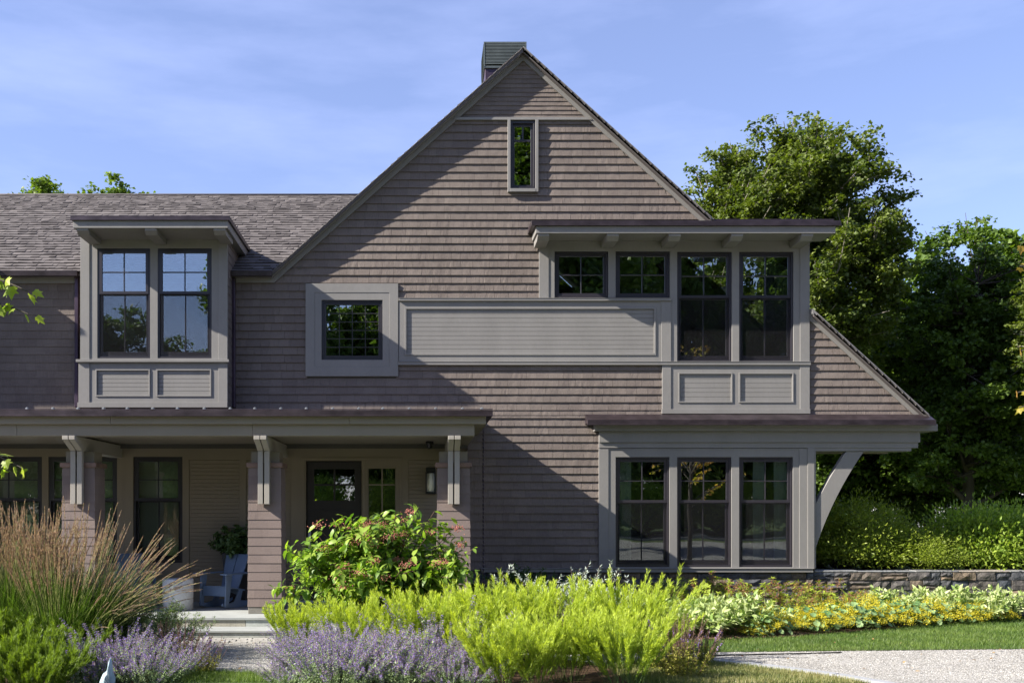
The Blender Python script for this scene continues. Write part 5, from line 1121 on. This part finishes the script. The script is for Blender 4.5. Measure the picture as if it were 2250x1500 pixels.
for k, (px, y, s, lb) in enumerate([(1830, 44, 1.15, 'dark tree seen through the knee brace gap'), (1990, 43, 1.3, 'dark tree behind, left of the white house'), (2190, 40, 1.25, 'dark low crowned tree behind the pointed maple'), (2310, 36, 1.45, 'dark tree cut by the right edge'), (2045, 35, .95, 'small dark tree in front of the white house'), (1760, 36, 1.0, 'dark tree hidden mostly by the house corner'), (2400, 42, 1.5, 'dark tree just outside the right edge')]):
    copy_tree(wood, (X(px, y), y, .2), k*1.7, s, lb)
edge = copy_tree(big, (X(2470, 27), 27, .2), 2.0, .72, 'light green maple whose crown enters at the right edge')
# crowns showing over the ridge at the left
tl = tree('oak_tree', make_tree(13, 12, 12.5, 2.3, 2.3, 130, 150, .16, cr=.55, nlimb=9, trunk=.22, irr=.25), (X(118, 40), 40, 0), 'leafy tree top over the left roof ridge, left of the pair', 'tree', 'tree tops above the left ridge', mats=(BARK, leafmat('light_green_leaf', (.07, .12, .02), (.17, .23, .04))), sc=1.0)  # lighter leaf green for this pair of crowns
copy_tree(tl, (X(268, 40), 40, 0), 2.2, .985, 'leafy tree top over the left roof ridge, right of the pair')
# trees across the road behind the camera (mirrored in the panes)
for k in range(15):
    x_ = -30+k*5.6; zs = 1.38 if x_ < -8 else (1.85 if x_ < 8 else 2.15)
    copy_tree(wood, (x_*1.35, -43-((k*53) % 7), 0), k*1.3, (1.8, 1.8, (zs+.1*(k % 3))*1.32), 'tall leafy tree across the road from the house')['group'] = 'trees across the road'
for k in range(13):
    copy_tree(wood, (-36+k*8.4, -55, 0), k*2.3, (2.0, 2.0, 1.55), 'tall leafy tree across the road from the house')['group'] = 'trees across the road'
copy_tree(right1, (5.0, -13, 0), 1.0, (1.9, 1.9, 1.95), 'very tall tree this side of the road')
# --- hedge shrubs on the bank behind the low wall ---
HL = leafmat('hedge_leaf', (.09, .14, .018), (.33, .39, .05), tr=.45); HL2 = leafmat('light_shrub_leaf', (.11, .20, .025), (.36, .44, .06), tr=.46)
def shrub(seed, r, h, ncl, nl, lf, wf=.4, flat=.7, cr=.2):
    rs = np.random.default_rng(seed); m, mt = M(), M(); d = unit(rs.normal(size=(ncl*2, 3))); d = d[d[:, 2] > -.3][:ncl]; rr = rs.uniform(.35, 1, len(d))**.5*(1+.18*np.sin(d[:, 0]*6+seed)*np.sin(d[:, 2]*7)); c = np.stack([d[:, 0]*rr*r, d[:, 1]*rr*r*.8, h*.42+d[:, 2]*rr*h*.58], 1)
    b = np.concatenate([disc(len(c), .12, rs), np.zeros((len(c), 1))], 1); t = np.linspace(0, 1, 7)[None, :, None]; mid = b+(c-b)*np.array([.4, .4, .6]); P = (1-t)**2*b[:, None]+2*t*(1-t)*mid[:, None]+t**2*c[:, None]; strands(mt, P, np.linspace(.012, .003, 7)[None])
    q = np.repeat(P, nl, 0); bb, T = at_(q, 1-rs.random(len(q))*.25); off = rs.normal(0, 1, bb.shape)*cr*.5*np.array([1, 1, flat]); bb = bb+off; dd = unit(unit(off)*.8+rs.normal(size=bb.shape)*.5+np.array([0, 0, .35])); leaves(m, bb, dd, unit(rs.normal(size=bb.shape)+np.array([0, 0, .7])), lf*rs.uniform(.6, 1.3, len(bb)), lf*wf, rs=rs, fold=.1 if wf > .4 else 0, rnd=np.clip(.55*np.repeat(rs.random(len(P)), nl)+.45*rs.random(len(bb)), 0, 1)); return mt, m
h1 = tree('hedge_shrub', shrub(1, .90, 1.05, 85, 190, .060, .34, .6, .34), (X(1855, 17.1), 17.1, .74), 'olive green bushy shrub touching the house corner behind the wall', 'shrub', 'olive shrubs behind the low wall', mats=(BARK, HL))
for k, (px, y, s, lb) in enumerate([(1945, 17.15, (1, 1, .76), 'olive green shrub second from the house corner'), (2020, 17.0, (.8, .8, .60), 'low olive green shrub close above the wall coping'), (1905, 17.7, (.85, .85, 1.16), 'taller olive shrub at the back, tipped with brown'), (1800, 18.2, (.9, .9, 1.05), 'olive shrub partly behind the curved brace'), (1760, 17.4, (.8, .8, .9), 'olive shrub mostly hidden behind the corner post')]): copy_tree(h1, (X(px, y), y, .74), k*1.9, s, lb)
h2 = tree('leafy_shrub', shrub(2, .85, .95, 80, 110, .072, .5, .7, .36), (X(2225, 17.1), 17.1, .74), 'light green broad leaved shrub at the right edge above the wall', 'shrub', 'light green shrubs behind the low wall', mats=(BARK, HL2))
for k, (px, y, s, lb) in enumerate([(2130, 17.15, (.8, .8, 1.08), 'light green shrub before the white house'), (2065, 17.3, (.6, .6, .62), 'small light green shrub low above the coping'), (2172, 17.1, (.7, .7, .66), 'low light green shrub between the two taller ones'), (2290, 18.0, (1.1, 1.1, 1.1), 'light green shrub beyond the right edge of the picture'), (2185, 18.2, (.8, .8, 1.12), 'light green shrub farther back beneath the pointed maple')]): copy_tree(h2, (X(px, y), y, .74), k*1.9, s, lb)
for k in range(14):
    c_ = copy_tree(h1 if k % 2 else h2, (-32+k*6.0, -41-((k*29) % 5)*.6, 0), k*1.1, (4.2, 3.2, 4.0), 'tall dense bush under the trees across the road'); c_['group'] = 'bushes across the road'
rs = np.random.default_rng(77); m = M(); q = np.concatenate([rs.uniform((2.3, 10.6), (9.8, 13.6), (110, 2)), rs.uniform((-3., 10.6), (-1.3, 13.5), (22, 2))]); n = len(q)
leaves(m, np.concatenate([q, np.full((n, 1), G+.02)], 1), rs.normal(size=(n, 3))*np.array([1, 1, .12]), np.array([0, 0, 1.])+rs.normal(0, .25, (n, 3)), rs.uniform(.03, .06, n), rs.uniform(.02, .035, n), fold=.15, droop=.1, rs=rs, big=True)
tag(m.build('fallen_leaves', mat('dead_leaf', (.10, .05, .02), (.30, .20, .07), attr=1, rough=.8)), 'dead leaves scattered over the gravel and lawn', 'ground cover', kind='stuff')
# --- near branches entering at the picture's sides ---
def lobed(m, P, d, nrm, s, rnd):
    sd_ = np.cross(d, nrm); sd_ /= np.linalg.norm(sd_)+1e-9
    o = [(0, 0), (.28, -.08), (.52, .12), (.36, .26), (.60, .52), (.30, .50), (.22, .62), (0, 1.0), (-.22, .62), (-.30, .50), (-.60, .52), (-.36, .26), (-.52, .12), (-.28, -.08)]
    V = [P+sd_*a*s+d*b*s-nrm*(abs(a)*.25+b*b*.18)*s for a, b in o]; c = P+d*.35*s; V.append(c); k = len(o); m.add(np.array(V), [(i, (i+1) % k, k) for i in range(k)], 0, rnd)
def branch_tree(name, base, tips_, label, mt, seed, s=.085, gp_=None):
    t = empty(name, base, label, 'tree', gp_); rs = np.random.default_rng(seed); mw, ml = M(), M(); bx, by, bz = base; H = max(p[0][2] for p in tips_)+.8
    mw.tube([(bx, by, bz), (bx+.04, by, bz+H*.5), (bx, by+.05, bz+H)], [.06, .045, .02], 8)
    ok = (lambda x, y: x < -.43*y-.12) if bx < 0 else (lambda x, y: x > .605*y+.12)
    extra = []
    while len(extra) < 46:
        a, r_, z_ = rs.uniform(0, 6.28), rs.uniform(.35, 1.25), rs.uniform(.45, 1.1)*H; x_, y_ = bx+r_*math.cos(a), by+r_*math.sin(a)
        if ok(x_, y_): extra.append(((x_, y_, z_), max(1.2, min(z_-r_*.6, H-.1)), 16))
    for tip, zb, nl in list(tips_)+extra:
        b = np.array([bx+.02, by, zb]); e = np.array(tip); u = np.linspace(0, 1, 12)[:, None]; mid = (b+e)/2+np.array([0, 0, .15]); p = (1-u)**2*b+2*u*(1-u)*mid+u**2*e; mw.tube(p, np.linspace(.014, .004, 12), 5, cap=False)
        for i in range(nl):
            f = 1-.75*(i/nl)**1.3; q = np.array([np.interp(f, u[:, 0], p[:, j]) for j in range(3)]); dv = rs.normal(size=3)*np.array([1, 1, .5])+np.array([0, 0, -.5]); dv /= np.linalg.norm(dv); st = q+dv*rs.uniform(.03, .08)*np.array([1, 1, .4]); mw.tube([q, st], .0012, 3, cap=False); dn = dv+np.array([0, 0, -.4]); dn /= np.linalg.norm(dn); nn = rs.normal(size=3)*.5+np.array([-.1, -.6, .6]); nn /= np.linalg.norm(nn); lobed(ml, st, dn, nn, s*rs.uniform(.7, 1.15), rs.random())
    mw.build('trunk', BARK, t); ml.build('foliage', mt, t); return t
YG = leafmat('young_leaf', (.17, .26, .03), (.36, .42, .05), tr=.5)
branch_tree('young_maple', (-3.62, 7.2, G), [((X(60, 7.0), 7.0, Z(640, 7.0)), 3.4, 11), ((X(62, 7.1), 7.1, Z(690, 7.1)), 3.2, 9), ((X(15, 7.0), 7.0, Z(672, 7.0)), 3.1, 10), ((X(52, 7.0), 7.0, Z(1030, 7.0)), 2.2, 9), ((X(20, 7.1), 7.1, Z(1035, 7.1)), 2.1, 6), ((-3.9, 7.6, 3.5), 2.9, 14), ((-4.1, 7.0, 2.9), 2.3, 14)], 'young maple whose leafy twigs enter at the left edge', YG, 3)
OG = leafmat('turning_leaf', (.30, .27, .04), (.42, .20, .06), tr=.5)
branch_tree('turning_maple', (6.05, 9.2, G), [((X(2243, 9.0), 9.0, Z(535, 9.0)), 4.0, 5), ((X(2240, 9.0), 9.0, Z(585, 9.0)), 3.8, 6), ((X(2244, 9.0), 9.0, Z(770, 9.0)), 3.1, 3), ((X(2236, 9.0), 9.0, Z(862, 9.0)), 2.7, 5), ((X(2240, 9.0), 9.0, Z(895, 9.0)), 2.6, 5), ((6.5, 9.3, 3.6), 3.0, 14), ((6.4, 9.0, 4.4), 3.5, 14)], 'young maple with yellow and rust leaves at the right edge', OG, 5, s=.075)
